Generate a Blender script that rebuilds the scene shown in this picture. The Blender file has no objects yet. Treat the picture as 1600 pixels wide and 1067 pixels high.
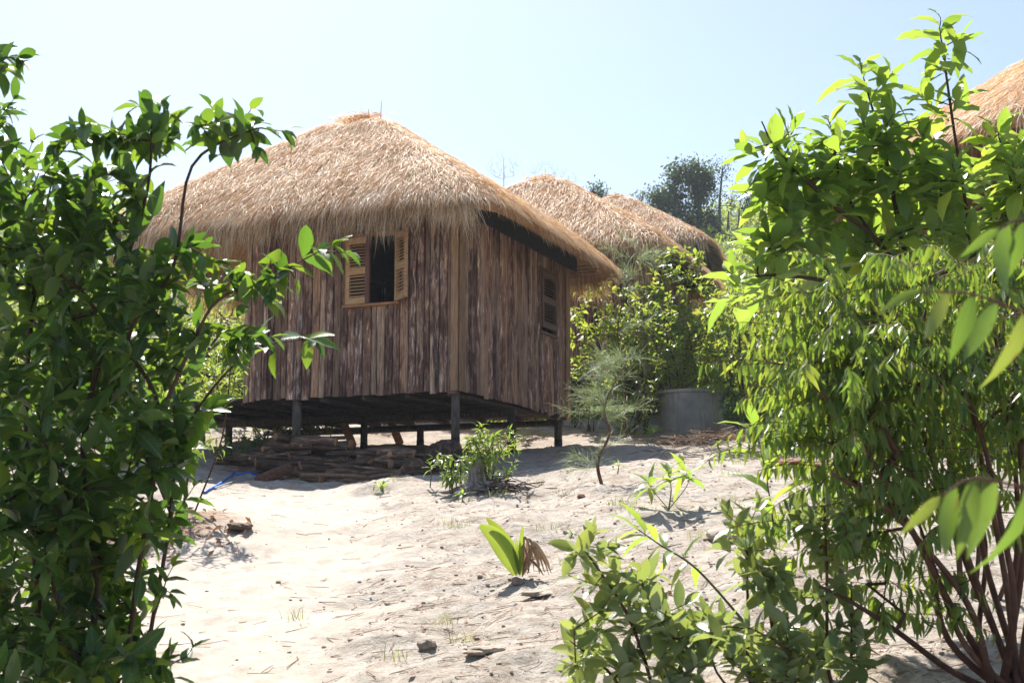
import bpy, math, random
import numpy as np
from mathutils import Vector, Matrix

S = bpy.context.scene
COL = S.collection
R = math.radians
rng = np.random.default_rng(7)
random.seed(7)

# ------------------------------------------------------------------ camera, sky, sun, exposure
EYE = 1.6
FPX = 2040.0
PITCH = math.atan(306.5 / FPX)
cam_d = bpy.data.cameras.new('camera')
cam = bpy.data.objects.new('camera', cam_d)
COL.objects.link(cam)
cam.location = (0, 0, EYE)
cam.rotation_euler = (math.pi / 2 + PITCH, 0, 0)
cam_d.sensor_width = 36
cam_d.lens = 36 * FPX / 1600
cam_d.clip_start = 0.05
cam_d.clip_end = 3000
cam_d.dof.use_dof = True
cam_d.dof.focus_distance = 11.0
cam_d.dof.aperture_fstop = 8.0
S.camera = cam

SUN_AZ = -16.0      # degrees from the view direction, negative = to the left
SUN_EL = 52.0
world = bpy.data.worlds.new('World')
S.world = world
world.use_nodes = True
wn = world.node_tree.nodes
sky = wn.new('ShaderNodeTexSky')
sky.sky_type = 'NISHITA'
sky.sun_disc = False
sky.sun_elevation = R(SUN_EL)
sky.sun_rotation = R(SUN_AZ)
sky.air_density = 1.0
sky.dust_density = 1.1
sky.ozone_density = 1.0
wn['Background'].inputs[1].default_value = 0.078
world.node_tree.links.new(sky.outputs[0], wn['Background'].inputs[0])
sun_d = bpy.data.lights.new('sun', 'SUN')
sun_d.energy = 5.0
sun_d.angle = R(0.55)
sun_d.color = (1.0, 0.955, 0.89)
sun = bpy.data.objects.new('sun', sun_d)
COL.objects.link(sun)
sdir = Vector((math.sin(R(SUN_AZ)) * math.cos(R(SUN_EL)), math.cos(R(SUN_AZ)) * math.cos(R(SUN_EL)), math.sin(R(SUN_EL))))
sun.rotation_euler = sdir.to_track_quat('Z', 'Y').to_euler()
sun.location = sdir * 60
S.view_settings.view_transform = 'Standard'
S.view_settings.look = 'None'
S.view_settings.exposure = 1.18
S.view_settings.gamma = 1
S.view_settings.use_curve_mapping = False
S.cycles.max_bounces = 8
S.cycles.transmission_bounces = 4
S.cycles.transparent_max_bounces = 8
S.cycles.volume_bounces = 0

# ------------------------------------------------------------------ projection helpers
CP, SP = math.cos(PITCH), math.sin(PITCH)


def ray(px, py):
    u = (px - 800) / FPX
    v = (533.5 - py) / FPX
    return np.array([u, CP - v * SP, SP + v * CP])


def P(px, py, Y):
    d = ray(px, py)
    return np.array([0, 0, EYE]) + d * (Y / d[1])


# ------------------------------------------------------------------ noise and terrain
_perm = np.random.default_rng(3).random((256, 256))


def vnoise(x, y):
    x = np.asarray(x, float); y = np.asarray(y, float)
    xi = np.floor(x).astype(int); yi = np.floor(y).astype(int)
    xf = x - xi; yf = y - yi
    xf = xf * xf * (3 - 2 * xf); yf = yf * yf * (3 - 2 * yf)
    a = _perm[xi & 255, yi & 255]; b = _perm[(xi + 1) & 255, yi & 255]
    c = _perm[xi & 255, (yi + 1) & 255]; d = _perm[(xi + 1) & 255, (yi + 1) & 255]
    return (a * (1 - xf) + b * xf) * (1 - yf) + (c * (1 - xf) + d * xf) * yf - 0.5


def fbm(x, y, o=4):
    s = 0; a = 1; f = 1
    for i in range(o):
        s = s + a * vnoise(x * f + 17.3 * i, y * f - 9.1 * i)
        a *= 0.5; f *= 2.03
    return s


def sstep(a, b, x):
    t = np.clip((x - a) / (b - a), 0, 1)
    return t * t * (3 - 2 * t)


def base_profile(y):
    y = np.asarray(y, float)
    s0, s1 = 0.155, 0.34
    z = s0 * np.minimum(y, 25)
    t = np.clip(y - 25, 0, 17)
    z = z + s0 * t + (s1 - s0) * t * t / 34
    z = z + s1 * np.clip(y - 42, 0, 33)
    t = np.clip(y - 75, 0, 14)
    z = z + s1 * (t - t * t / 28)
    return z


def bank_edge(y):
    return -0.66 - 0.34 * sstep(5.0, 7.2, y) - 0.4 * sstep(10.5, 13, y) + 0.30 * vnoise(y * 1.3 + 4, y * 0) + 0.30 * vnoise(y * 3.7, y * 0 + 3) + 0.16 * vnoise(y * 9.0, y * 0 + 7)


def path_mask(x, y):
    """1 on the smooth trodden path, 0 elsewhere"""
    e = bank_edge(y)
    m = 1 - sstep(-0.25, 0.45, x - e + 0.45 * fbm(x * 2.3, y * 2.3, 3))
    left = -1.9 - 0.17 * (np.clip(y, 4, 14) - 6) + 0.12 * np.sin(y * 2.1)
    m = m * sstep(-0.6, 0.25, x - left + 0.6 * fbm(x * 1.7 + 8, y * 1.7, 3))
    return m * (1 - sstep(12.6, 14.2, y))


def gz(x, y):
    x = np.asarray(x, float); y = np.asarray(y, float)
    z = base_profile(y)
    e = bank_edge(y)
    d = x - e
    fade = 1 - sstep(12.5, 17.0, y)
    z = z + fade * (0.10 * sstep(-0.15, 0.6, d) + 0.20 * sstep(0.3, 3.0, d))
    z = z + 0.16 * np.exp(-(((x + 2.5) / 0.85) ** 2 + ((y - 10.6) / 0.9) ** 2))
    z = z - 0.16 * np.exp(-(((x + 2.6) / 2.4) ** 2 + ((y - 15.6) / 1.6) ** 2))
    z = z - 0.26 * np.exp(-(((x + 2.4) / 3.4) ** 2 + ((y - 19.6) / 2.6) ** 2))
    z = z + 0.10 * np.clip(x - 4.0, 0, 12) * sstep(10, 18, y)
    z = z + 0.05 * np.clip(-x - 5.0, 0, 20) * sstep(14, 24, y)
    off = 1 - 0.68 * path_mask(x, y)
    near = 1 - sstep(24, 34, y)
    z = z + near * off * (0.13 * fbm(x * 0.8, y * 0.8, 3) * sstep(3, 6, y) + 0.050 * fbm(x * 3.1 + 5, y * 3.1, 4) + 0.03 * np.clip(fbm(x * 12, y * 12, 3), -0.15, 1))
    z = z + sstep(24, 34, y) * 0.9 * fbm(x * 0.16, y * 0.16, 4)
    return z


_fr = np.random.default_rng(12)
STEPS = []
for _k in range(34):
    _y = 4.6 + _k * 0.24
    STEPS.append((float(bank_edge(np.array(_y))) - 0.45 - 0.07 * (_y - 5) + (0.13 if _k % 2 else -0.13) + _fr.normal(0, 0.10), _y + _fr.normal(0, 0.06), _fr.uniform(-0.4, 0.3)))


def dents(x, y):
    z = 0
    for (a, b, t) in STEPS:
        dx = (x - a) * math.cos(t) + (y - b) * math.sin(t); dy = -(x - a) * math.sin(t) + (y - b) * math.cos(t)
        q = (dx / 0.05) ** 2 + (dy / 0.13) ** 2
        z = z - 0.016 * np.exp(-q * q) + 0.007 * np.exp(-((np.sqrt(q) - 1.45) / 0.35) ** 2)
    return z


def g1(x, y):
    return float(gz(np.array([x]), np.array([y]))[0])


def gh(px, py):
    """point where the sight line of a picture position meets the ground"""
    d = ray(px, py)
    Y = np.arange(2.5, 90, 0.02)
    X = d[0] / d[1] * Y
    Z = EYE + d[2] / d[1] * Y
    G = gz(X, Y)
    k = np.argmax(G >= Z)
    return np.array([X[k], Y[k], G[k]])


# ------------------------------------------------------------------ object helpers
def tag(o, label=None, cat=None, group=None, kind=None):
    if label: o['label'] = label
    if cat: o['category'] = cat
    if group: o['group'] = group
    if kind: o['kind'] = kind
    return o


def empty(name, loc, rz=0.0, label=None, cat=None, group=None):
    o = bpy.data.objects.new(name, None)
    o.empty_display_size = 0.2
    o.location = tuple(float(c) for c in loc)
    o.rotation_euler = (0, 0, rz)
    COL.objects.link(o)
    return tag(o, label, cat, group)


def mesh_np(name, V, F, mat, smooth=True, uv=None):
    """V (n,3), F list of faces or (m,k) array, uv per vertex (n,2)"""
    me = bpy.data.meshes.new(name)
    V = np.ascontiguousarray(V, dtype=np.float32)
    if isinstance(F, np.ndarray):
        m, k = F.shape
        me.vertices.add(len(V)); me.vertices.foreach_set('co', V.ravel())
        me.loops.add(m * k); me.loops.foreach_set('vertex_index', F.ravel().astype(np.int32))
        me.polygons.add(m)
        me.polygons.foreach_set('loop_start', np.arange(0, m * k, k, dtype=np.int32))
        me.polygons.foreach_set('loop_total', np.full(m, k, dtype=np.int32))
        me.update(calc_edges=True)
    else:
        me.from_pydata([tuple(map(float, v)) for v in V], [], [tuple(map(int, f)) for f in F])
        me.update()
    if smooth:
        me.polygons.foreach_set('use_smooth', np.ones(len(me.polygons), dtype=bool))
    if uv is not None:
        ul = me.uv_layers.new(name='uv')
        vi = np.empty(len(me.loops), dtype=np.int32)
        me.loops.foreach_get('vertex_index', vi)
        ul.data.foreach_set('uv', np.asarray(uv, dtype=np.float32)[vi].ravel())
    if mat is not None:
        me.materials.append(mat)
    return me


def link(name, me, parent=None, loc=(0, 0, 0), kind=None):
    o = bpy.data.objects.new(name, me)
    COL.objects.link(o)
    if parent is not None: o.parent = parent
    o.location = tuple(float(c) for c in loc)
    if kind: o['kind'] = kind
    return o


class MB:
    def __init__(s): s.V = []; s.F = []

    def add(s, V, F):
        n = len(s.V)
        s.V.extend([tuple(map(float, v)) for v in V]); s.F.extend([tuple(i + n for i in f) for f in F])

    def box(s, x0, x1, y0, y1, z0, z1, M=None):
        V = [(x, y, z) for z in (z0, z1) for y in (y0, y1) for x in (x0, x1)]
        if M is not None: V = [tuple(M @ Vector(v)) for v in V]
        s.add(V, [(0, 2, 3, 1), (4, 5, 7, 6), (0, 1, 5, 4), (2, 6, 7, 3), (0, 4, 6, 2), (1, 3, 7, 5)])

    def tube(s, pts, rad, n=7, cap=True):
        V, F = sweep(pts, rad, n, cap)
        s.add(V, F)

    def obj(s, name, mat, parent=None, smooth=False, loc=(0, 0, 0), kind=None):
        return link(name, mesh_np(name, np.array(s.V), s.F, mat, smooth), parent, loc, kind)


def sweep(pts, rad, n=7, cap=True):
    pts = np.asarray(pts, float)
    m = len(pts)
    rad = np.broadcast_to(np.asarray(rad, float), (m,))
    T = np.gradient(pts, axis=0)
    T /= np.linalg.norm(T, axis=1)[:, None] + 1e-9
    a = np.array([0, 0, 1.0]) if abs(T[0][2]) < 0.9 else np.array([1.0, 0, 0])
    V = []
    u = np.cross(T[0], a); u /= np.linalg.norm(u)
    for i in range(m):
        u = u - T[i] * np.dot(u, T[i]); u /= np.linalg.norm(u) + 1e-9
        w = np.cross(T[i], u)
        for k in range(n):
            c = 2 * math.pi * k / n
            V.append(pts[i] + rad[i] * (math.cos(c) * u + math.sin(c) * w))
    F = []
    for i in range(m - 1):
        for k in range(n):
            F.append((i * n + k, i * n + (k + 1) % n, (i + 1) * n + (k + 1) % n, (i + 1) * n + k))
    if cap:
        F.append(tuple(range(n - 1, -1, -1))); F.append(tuple((m - 1) * n + k for k in range(n)))
    return V, F


def smooth_line(pts, n=6):
    """Catmull-Rom through the points"""
    pts = [np.asarray(p, float) for p in pts]
    if len(pts) < 3: 
        return np.array([pts[0] + (pts[-1] - pts[0]) * t for t in np.linspace(0, 1, n + 1)])
    q = [2 * pts[0] - pts[1]] + pts + [2 * pts[-1] - pts[-2]]
    out = []
    for i in range(1, len(q) - 2):
        for t in np.linspace(0, 1, n, endpoint=False):
            a, b, c, d = q[i - 1], q[i], q[i + 1], q[i + 2]
            out.append(0.5 * (2 * b + (c - a) * t + (2 * a - 5 * b + 4 * c - d) * t * t + (3 * b - a - 3 * c + d) * t ** 3))
    out.append(pts[-1])
    return np.array(out)


# ------------------------------------------------------------------ materials
def new_mat(name):
    m = bpy.data.materials.new(name); m.use_nodes = True
    nt = m.node_tree
    for n in list(nt.nodes): nt.nodes.remove(n)
    out = nt.nodes.new('ShaderNodeOutputMaterial')
    return m, nt, out


def N(nt, typ, **kw):
    n = nt.nodes.new(typ)
    for k, v in kw.items(): setattr(n, k, v)
    return n


def ramp(nt, fac, stops, mode='LINEAR'):
    r = nt.nodes.new('ShaderNodeValToRGB')
    r.color_ramp.interpolation = mode
    e = r.color_ramp.elements
    while len(e) < len(stops): e.new(0.5)
    for el, (p, c) in zip(e, stops):
        el.position = p; el.color = (*c, 1)
    nt.links.new(fac, r.inputs[0])
    return r.outputs[0]


def math_n(nt, op, a, b=None, c=None):
    m = nt.nodes.new('ShaderNodeMath'); m.operation = op
    for i, v in enumerate((a, b, c)):
        if v is None: continue
        if isinstance(v, (int, float)): m.inputs[i].default_value = v
        else: nt.links.new(v, m.inputs[i])
    return m.outputs[0]


def mix_c(nt, fac, a, b, mode='MIX'):
    m = nt.nodes.new('ShaderNodeMix'); m.data_type = 'RGBA'; m.blend_type = mode
    for s, v in ((m.inputs[0], fac), (m.inputs[6], a), (m.inputs[7], b)):
        if isinstance(v, (int, float)): s.default_value = v
        elif isinstance(v, tuple): s.default_value = (*v, 1)
        else: nt.links.new(v, s)
    return m.outputs[2]


def rand_value(nt):
    oi = N(nt, 'ShaderNodeObjectInfo'); ge = N(nt, 'ShaderNodeNewGeometry')
    return math_n(nt, 'FRACT', math_n(nt, 'ADD', oi.outputs['Random'], ge.outputs['Random Per Island'])), ge


def leaf_mat(name, cols, trans, tfac=0.42, rough=0.38, back=None, veins=True, spec=0.45):
    m, nt, out = new_mat(name)
    rv, ge = rand_value(nt)
    k = len(cols)
    col = ramp(nt, rv, [(i / max(1, k - 1), c) for i, c in enumerate(cols)])
    tcol = ramp(nt, rv, [(i / max(1, len(trans) - 1), c) for i, c in enumerate(trans)])
    bump = None
    if veins:
        uv = N(nt, 'ShaderNodeUVMap')
        sx = N(nt, 'ShaderNodeSeparateXYZ'); nt.links.new(uv.outputs[0], sx.inputs[0])
        d = math_n(nt, 'ABSOLUTE', math_n(nt, 'SUBTRACT', sx.outputs[0], 0.5))
        mid = math_n(nt, 'LESS_THAN', d, 0.045)
        w = math_n(nt, 'SINE', math_n(nt, 'MULTIPLY', math_n(nt, 'SUBTRACT', sx.outputs[1], math_n(nt, 'MULTIPLY', d, 0.45)), 62.0))
        vein = math_n(nt, 'MULTIPLY', math_n(nt, 'GREATER_THAN', w, 0.86), 0.35)
        f = math_n(nt, 'MAXIMUM', math_n(nt, 'MULTIPLY', mid, 0.6), vein)
        col = mix_c(nt, f, col, (0.16, 0.24, 0.07))
        nz = N(nt, 'ShaderNodeTexNoise'); nz.inputs['Scale'].default_value = 3.0
        nt.links.new(uv.outputs[0], nz.inputs['Vector'])
        col = mix_c(nt, math_n(nt, 'MULTIPLY', nz.outputs[0], 0.35), col, (0.02, 0.05, 0.012))
        cr = N(nt, 'ShaderNodeCombineXYZ'); nt.links.new(math_n(nt, 'MULTIPLY', rv, 77.0), cr.inputs[2])
        va = N(nt, 'ShaderNodeVectorMath'); va.operation = 'ADD'; nt.links.new(uv.outputs[0], va.inputs[0]); nt.links.new(cr.outputs[0], va.inputs[1])
        n5 = N(nt, 'ShaderNodeTexNoise'); n5.inputs['Scale'].default_value = 4.5; n5.inputs['Detail'].default_value = 3; nt.links.new(va.outputs[0], n5.inputs['Vector'])
        sp_ = math_n(nt, 'GREATER_THAN', math_n(nt, 'ADD', n5.outputs[0], math_n(nt, 'MULTIPLY', d, 0.12)), 0.705)
        col = mix_c(nt, math_n(nt, 'MULTIPLY', sp_, 0.75), col, (0.14, 0.075, 0.03))
        tcol = mix_c(nt, math_n(nt, 'MULTIPLY', sp_, 0.75), tcol, (0.25, 0.12, 0.04))
        bn = N(nt, 'ShaderNodeBump'); bn.inputs['Strength'].default_value = 0.12; bn.inputs['Distance'].default_value = 0.002
        nt.links.new(w, bn.inputs['Height']); bump = bn.outputs[0]
    if back is not None:
        col = mix_c(nt, math_n(nt, 'MULTIPLY', ge.outputs['Backfacing'], 0.8), col, back)
    pb = N(nt, 'ShaderNodeBsdfPrincipled')
    nt.links.new(col, pb.inputs['Base Color'])
    pb.inputs['Roughness'].default_value = rough
    pb.inputs['Specular IOR Level'].default_value = spec
    tr = N(nt, 'ShaderNodeBsdfTranslucent')
    nt.links.new(tcol, tr.inputs['Color'])
    if bump is not None: nt.links.new(bump, pb.inputs['Normal'])
    mx = N(nt, 'ShaderNodeMixShader'); mx.inputs[0].default_value = tfac
    nt.links.new(pb.outputs[0], mx.inputs[1]); nt.links.new(tr.outputs[0], mx.inputs[2])
    nt.links.new(mx.outputs[0], out.inputs[0])
    return m


def noise_mat(name, stops, scale=8, rough=0.85, stretch=(1, 1, 1), bump=0.4, bdist=0.01, detail=6, coord='Object', randomize=True, tint=0.25, spec=0.3):
    m, nt, out = new_mat(name)
    tc = N(nt, 'ShaderNodeTexCoord')
    mp = N(nt, 'ShaderNodeMapping'); mp.inputs['Scale'].default_value = stretch
    nt.links.new(tc.outputs[coord], mp.inputs['Vector'])
    oi = N(nt, 'ShaderNodeObjectInfo')
    if randomize:
        nt.links.new(math_n(nt, 'MULTIPLY', oi.outputs['Random'], 53.0), mp.inputs['Location'])
    nz = N(nt, 'ShaderNodeTexNoise'); nz.inputs['Scale'].default_value = scale; nz.inputs['Detail'].default_value = detail
    nz.inputs['Roughness'].default_value = 0.65
    nt.links.new(mp.outputs[0], nz.inputs['Vector'])
    col = ramp(nt, nz.outputs[0], stops)
    if tint:
        v = math_n(nt, 'ADD', math_n(nt, 'MULTIPLY', oi.outputs['Random'], 2 * tint), 1 - tint)
        hs = N(nt, 'ShaderNodeHueSaturation'); nt.links.new(v, hs.inputs['Value']); nt.links.new(col, hs.inputs['Color'])
        col = hs.outputs[0]
    pb = N(nt, 'ShaderNodeBsdfPrincipled'); nt.links.new(col, pb.inputs['Base Color'])
    pb.inputs['Roughness'].default_value = rough; pb.inputs['Specular IOR Level'].default_value = spec
    bn = N(nt, 'ShaderNodeBump'); bn.inputs['Strength'].default_value = bump; bn.inputs['Distance'].default_value = bdist
    nt.links.new(nz.outputs[0], bn.inputs['Height']); nt.links.new(bn.outputs[0], pb.inputs['Normal'])
    nt.links.new(pb.outputs[0], out.inputs[0])
    return m


def concrete_mat():
    m, nt, out = new_mat('grey_concrete')
    tc = N(nt, 'ShaderNodeTexCoord'); sx = N(nt, 'ShaderNodeSeparateXYZ'); nt.links.new(tc.outputs['Object'], sx.inputs[0])
    n1 = N(nt, 'ShaderNodeTexNoise'); n1.inputs['Scale'].default_value = 3.0; n1.inputs['Detail'].default_value = 9; nt.links.new(tc.outputs['Object'], n1.inputs['Vector'])
    mp = N(nt, 'ShaderNodeMapping'); mp.inputs['Scale'].default_value = (5, 5, 0.6); nt.links.new(tc.outputs['Object'], mp.inputs['Vector'])
    n2 = N(nt, 'ShaderNodeTexNoise'); n2.inputs['Scale'].default_value = 2.5; n2.inputs['Detail'].default_value = 6; nt.links.new(mp.outputs[0], n2.inputs['Vector'])
    col = ramp(nt, n1.outputs[0], [(0.3, (0.20, 0.205, 0.215)), (0.5, (0.32, 0.325, 0.335)), (0.62, (0.42, 0.42, 0.42)), (0.75, (0.56, 0.55, 0.53))])
    col = mix_c(nt, math_n(nt, 'MULTIPLY', math_n(nt, 'GREATER_THAN', n2.outputs[0], 0.56), 0.35), col, (0.14, 0.14, 0.14))
    low = math_n(nt, 'MINIMUM', math_n(nt, 'MAXIMUM', math_n(nt, 'SUBTRACT', math_n(nt, 'MULTIPLY', n1.outputs[0], 1.6), sx.outputs[2]), 0.0), 1.0)
    col = mix_c(nt, math_n(nt, 'MULTIPLY', low, 0.7), col, (0.30, 0.25, 0.20))
    pb = N(nt, 'ShaderNodeBsdfPrincipled'); nt.links.new(col, pb.inputs['Base Color']); pb.inputs['Roughness'].default_value = 0.9
    bn = N(nt, 'ShaderNodeBump'); bn.inputs['Strength'].default_value = 0.5; bn.inputs['Distance'].default_value = 0.01
    nt.links.new(n1.outputs[0], bn.inputs['Height']); nt.links.new(bn.outputs[0], pb.inputs['Normal']); nt.links.new(pb.outputs[0], out.inputs[0])
    return m


def plank_mat():
    m, nt, out = new_mat('bark_edged_board')
    tc = N(nt, 'ShaderNodeTexCoord'); oi = N(nt, 'ShaderNodeObjectInfo')
    rnd = oi.outputs['Random']
    off = math_n(nt, 'MULTIPLY', rnd, 91.0)

    def nz(sc, scale, detail=6, dist=0.0):
        mp = N(nt, 'ShaderNodeMapping'); mp.inputs['Scale'].default_value = sc
        nt.links.new(tc.outputs['Object'], mp.inputs['Vector']); nt.links.new(off, mp.inputs['Location'])
        n = N(nt, 'ShaderNodeTexNoise'); n.inputs['Scale'].default_value = scale; n.inputs['Detail'].default_value = detail
        n.inputs['Roughness'].default_value = 0.62; n.inputs['Distortion'].default_value = dist
        nt.links.new(mp.outputs[0], n.inputs['Vector'])
        return n.outputs[0]
    big = nz((1, 1, 0.22), 6.0, 6, 0.4)
    flake0 = nz((1, 1, 0.16), 34, 7, 0.5)
    patch = nz((1, 1, 0.3), 4.0, 4, 0.3)
    flake = math_n(nt, 'ADD', flake0, math_n(nt, 'MULTIPLY', math_n(nt, 'SUBTRACT', patch, 0.56), 0.55))
    grain = nz((1, 1, 0.05), 70, 5)
    r2 = math_n(nt, 'FRACT', math_n(nt, 'MULTIPLY', rnd, 7.31))
    r3 = math_n(nt, 'FRACT', math_n(nt, 'MULTIPLY', rnd, 23.7))
    bark = ramp(nt, flake, [(0.28, (0.045, 0.028, 0.025)), (0.44, (0.125, 0.078, 0.064)), (0.54, (0.22, 0.155, 0.13)), (0.62, (0.44, 0.37, 0.33)), (0.76, (0.66, 0.60, 0.55))])
    tintc = ramp(nt, r2, [(0.0, (0.6, 0.52, 0.54)), (0.22, (1.7, 1.4, 1.2)), (0.42, (1.2, 1.2, 1.25)), (0.6, (0.5, 0.42, 0.43)), (0.8, (2.1, 1.8, 1.6)), (1.0, (0.9, 0.8, 0.8))])
    bark = mix_c(nt, 1.0, bark, tintc, 'MULTIPLY')
    wood = ramp(nt, grain, [(0.25, (0.16, 0.10, 0.072)), (0.5, (0.37, 0.265, 0.20)), (0.75, (0.58, 0.46, 0.37))])
    r4 = math_n(nt, 'FRACT', math_n(nt, 'MULTIPLY', rnd, 41.3))
    wood = mix_c(nt, 1.0, wood, ramp(nt, r4, [(0.0, (0.35, 0.33, 0.35)), (0.2, (1.15, 0.92, 0.78)), (0.4, (0.55, 0.54, 0.57)), (0.6, (1.35, 1.25, 1.18)), (0.8, (0.42, 0.34, 0.32)), (1.0, (1.0, 0.95, 0.92))]), 'MULTIPLY')
    thr = math_n(nt, 'ADD', math_n(nt, 'MULTIPLY', r3, 0.26), 0.30)
    f = math_n(nt, 'MULTIPLY', math_n(nt, 'SUBTRACT', big, thr), 9.0)
    f = math_n(nt, 'MINIMUM', math_n(nt, 'MAXIMUM', f, 0.0), 1.0)
    col = mix_c(nt, f, wood, bark)
    col = mix_c(nt, 0.55, col, mix_c(nt, 1.0, col, ramp(nt, grain, [(0.3, (0.45, 0.42, 0.40)), (0.7, (1.3, 1.28, 1.25))]), 'MULTIPLY'))
    pb = N(nt, 'ShaderNodeBsdfPrincipled'); nt.links.new(col, pb.inputs['Base Color'])
    pb.inputs['Roughness'].default_value = 0.85; pb.inputs['Specular IOR Level'].default_value = 0.25
    h = math_n(nt, 'ADD', math_n(nt, 'MULTIPLY', f, 0.5), math_n(nt, 'ADD', math_n(nt, 'MULTIPLY', flake, 0.8), math_n(nt, 'MULTIPLY', grain, 0.4)))
    bn = N(nt, 'ShaderNodeBump'); bn.inputs['Strength'].default_value = 0.7; bn.inputs['Distance'].default_value = 0.012
    nt.links.new(h, bn.inputs['Height']); nt.links.new(bn.outputs[0], pb.inputs['Normal'])
    nt.links.new(pb.outputs[0], out.inputs[0])
    return m


def thatch_mat(name, cols):
    m, nt, out = new_mat(name)
    rv, ge = rand_value(nt)
    tc = N(nt, 'ShaderNodeTexCoord')
    nz = N(nt, 'ShaderNodeTexNoise'); nz.inputs['Scale'].default_value = 1.6; nz.inputs['Detail'].default_value = 5
    nt.links.new(tc.outputs['Object'], nz.inputs['Vector'])
    v = math_n(nt, 'ADD', rv, math_n(nt, 'MULTIPLY', math_n(nt, 'SUBTRACT', nz.outputs[0], 0.5), 1.5))
    k = len(cols)
    col = ramp(nt, v, [(i / (k - 1), c) for i, c in enumerate(cols)])
    pb = N(nt, 'ShaderNodeBsdfPrincipled'); nt.links.new(col, pb.inputs['Base Color'])
    pb.inputs['Roughness'].default_value = 0.6; pb.inputs['Specular IOR Level'].default_value = 0.22
    tr = N(nt, 'ShaderNodeBsdfTranslucent'); nt.links.new(mix_c(nt, 1.0, col, (1.05, 0.82, 0.58), 'MULTIPLY'), tr.inputs['Color'])
    mx = N(nt, 'ShaderNodeMixShader'); mx.inputs[0].default_value = 0.28
    nt.links.new(pb.outputs[0], mx.inputs[1]); nt.links.new(tr.outputs[0], mx.inputs[2])
    nt.links.new(mx.outputs[0], out.inputs[0])
    return m


def ground_mat():
    m, nt, out = new_mat('sandy_ground')
    tc = N(nt, 'ShaderNodeTexCoord')
    at = N(nt, 'ShaderNodeAttribute'); at.attribute_name = 'cover'
    sc = N(nt, 'ShaderNodeSeparateColor'); nt.links.new(at.outputs['Color'], sc.inputs[0])
    path, green, soil = sc.outputs[0], sc.outputs[1], sc.outputs[2]

    def nz(scale, detail=6, st=(1, 1, 1), dist=0.0, ro=0.6):
        mp = N(nt, 'ShaderNodeMapping'); mp.inputs['Scale'].default_value = st
        nt.links.new(tc.outputs['Object'], mp.inputs['Vector'])
        n = N(nt, 'ShaderNodeTexNoise'); n.inputs['Scale'].default_value = scale; n.inputs['Detail'].default_value = detail
        n.inputs['Roughness'].default_value = ro; n.inputs['Distortion'].default_value = dist
        nt.links.new(mp.outputs[0], n.inputs['Vector'])
        return n.outputs[0]
    n1 = nz(1.3, 6); n2 = nz(9, 8, (1, 1, 1), 0.4, 0.7); n3 = nz(60, 5, (1, 1, 1), 0, 0.7); n4 = nz(3.2, 7, (0.5, 1.4, 1), 0.8, 0.7)
    sand = ramp(nt, n2, [(0.25, (0.26, 0.205, 0.155)), (0.5, (0.49, 0.435, 0.37)), (0.75, (0.60, 0.545, 0.48))])
    clean = ramp(nt, n2, [(0.25, (0.35, 0.29, 0.23)), (0.5, (0.445, 0.385, 0.32)), (0.75, (0.51, 0.45, 0.385))])
    litter = ramp(nt, n3, [(0.3, (0.10, 0.065, 0.042)), (0.5, (0.26, 0.175, 0.12)), (0.7, (0.42, 0.32, 0.24))])
    lf = ramp(nt, n4, [(0.47, (0, 0, 0)), (0.60, (1, 1, 1))])
    lf2 = math_n(nt, 'MULTIPLY', lf, math_n(nt, 'GREATER_THAN', n3, 0.47))
    col = mix_c(nt, math_n(nt, 'MULTIPLY', lf2, 0.62), sand, litter)
    speck = math_n(nt, 'MULTIPLY', math_n(nt, 'GREATER_THAN', nz(34, 4, (0.5, 1.2, 1), 0.5, 0.75), 0.62), 0.75)
    col = mix_c(nt, speck, col, (0.17, 0.115, 0.08))
    pcol = mix_c(nt, math_n(nt, 'MULTIPLY', math_n(nt, 'GREATER_THAN', nz(30, 3, (1, 1, 1), 0, 0.7), 0.68), 0.6), clean, (0.26, 0.20, 0.15))
    col = mix_c(nt, path, col, pcol)
    sf = math_n(nt, 'MINIMUM', math_n(nt, 'MAXIMUM', math_n(nt, 'MULTIPLY', math_n(nt, 'SUBTRACT', math_n(nt, 'ADD', soil, math_n(nt, 'MULTIPLY', n2, 0.9)), 0.85), 4.0), 0.0), 1.0)
    col = mix_c(nt, sf, col, litter)
    gcol = ramp(nt, nz(6, 8), [(0.3, (0.035, 0.055, 0.015)), (0.5, (0.09, 0.14, 0.03)), (0.7, (0.16, 0.20, 0.06))])
    gf = math_n(nt, 'MINIMUM', math_n(nt, 'MAXIMUM', math_n(nt, 'MULTIPLY', math_n(nt, 'SUBTRACT', math_n(nt, 'ADD', green, math_n(nt, 'MULTIPLY', n1, 0.8)), 0.8), 4.0), 0.0), 1.0)
    col = mix_c(nt, gf, col, gcol)
    pb = N(nt, 'ShaderNodeBsdfPrincipled'); nt.links.new(col, pb.inputs['Base Color'])
    pb.inputs['Roughness'].default_value = 0.95; pb.inputs['Specular IOR Level'].default_value = 0.15
    rough = math_n(nt, 'SUBTRACT', 1.0, math_n(nt, 'MULTIPLY', path, 0.6))
    h = math_n(nt, 'ADD', math_n(nt, 'MULTIPLY', n2, 1.0), math_n(nt, 'MULTIPLY', n3, 0.5))
    bn = N(nt, 'ShaderNodeBump'); bn.inputs['Distance'].default_value = 0.035
    nt.links.new(rough, bn.inputs['Strength']); nt.links.new(h, bn.inputs['Height']); nt.links.new(bn.outputs[0], pb.inputs['Normal'])
    nt.links.new(pb.outputs[0], out.inputs[0])
    return m


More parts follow.
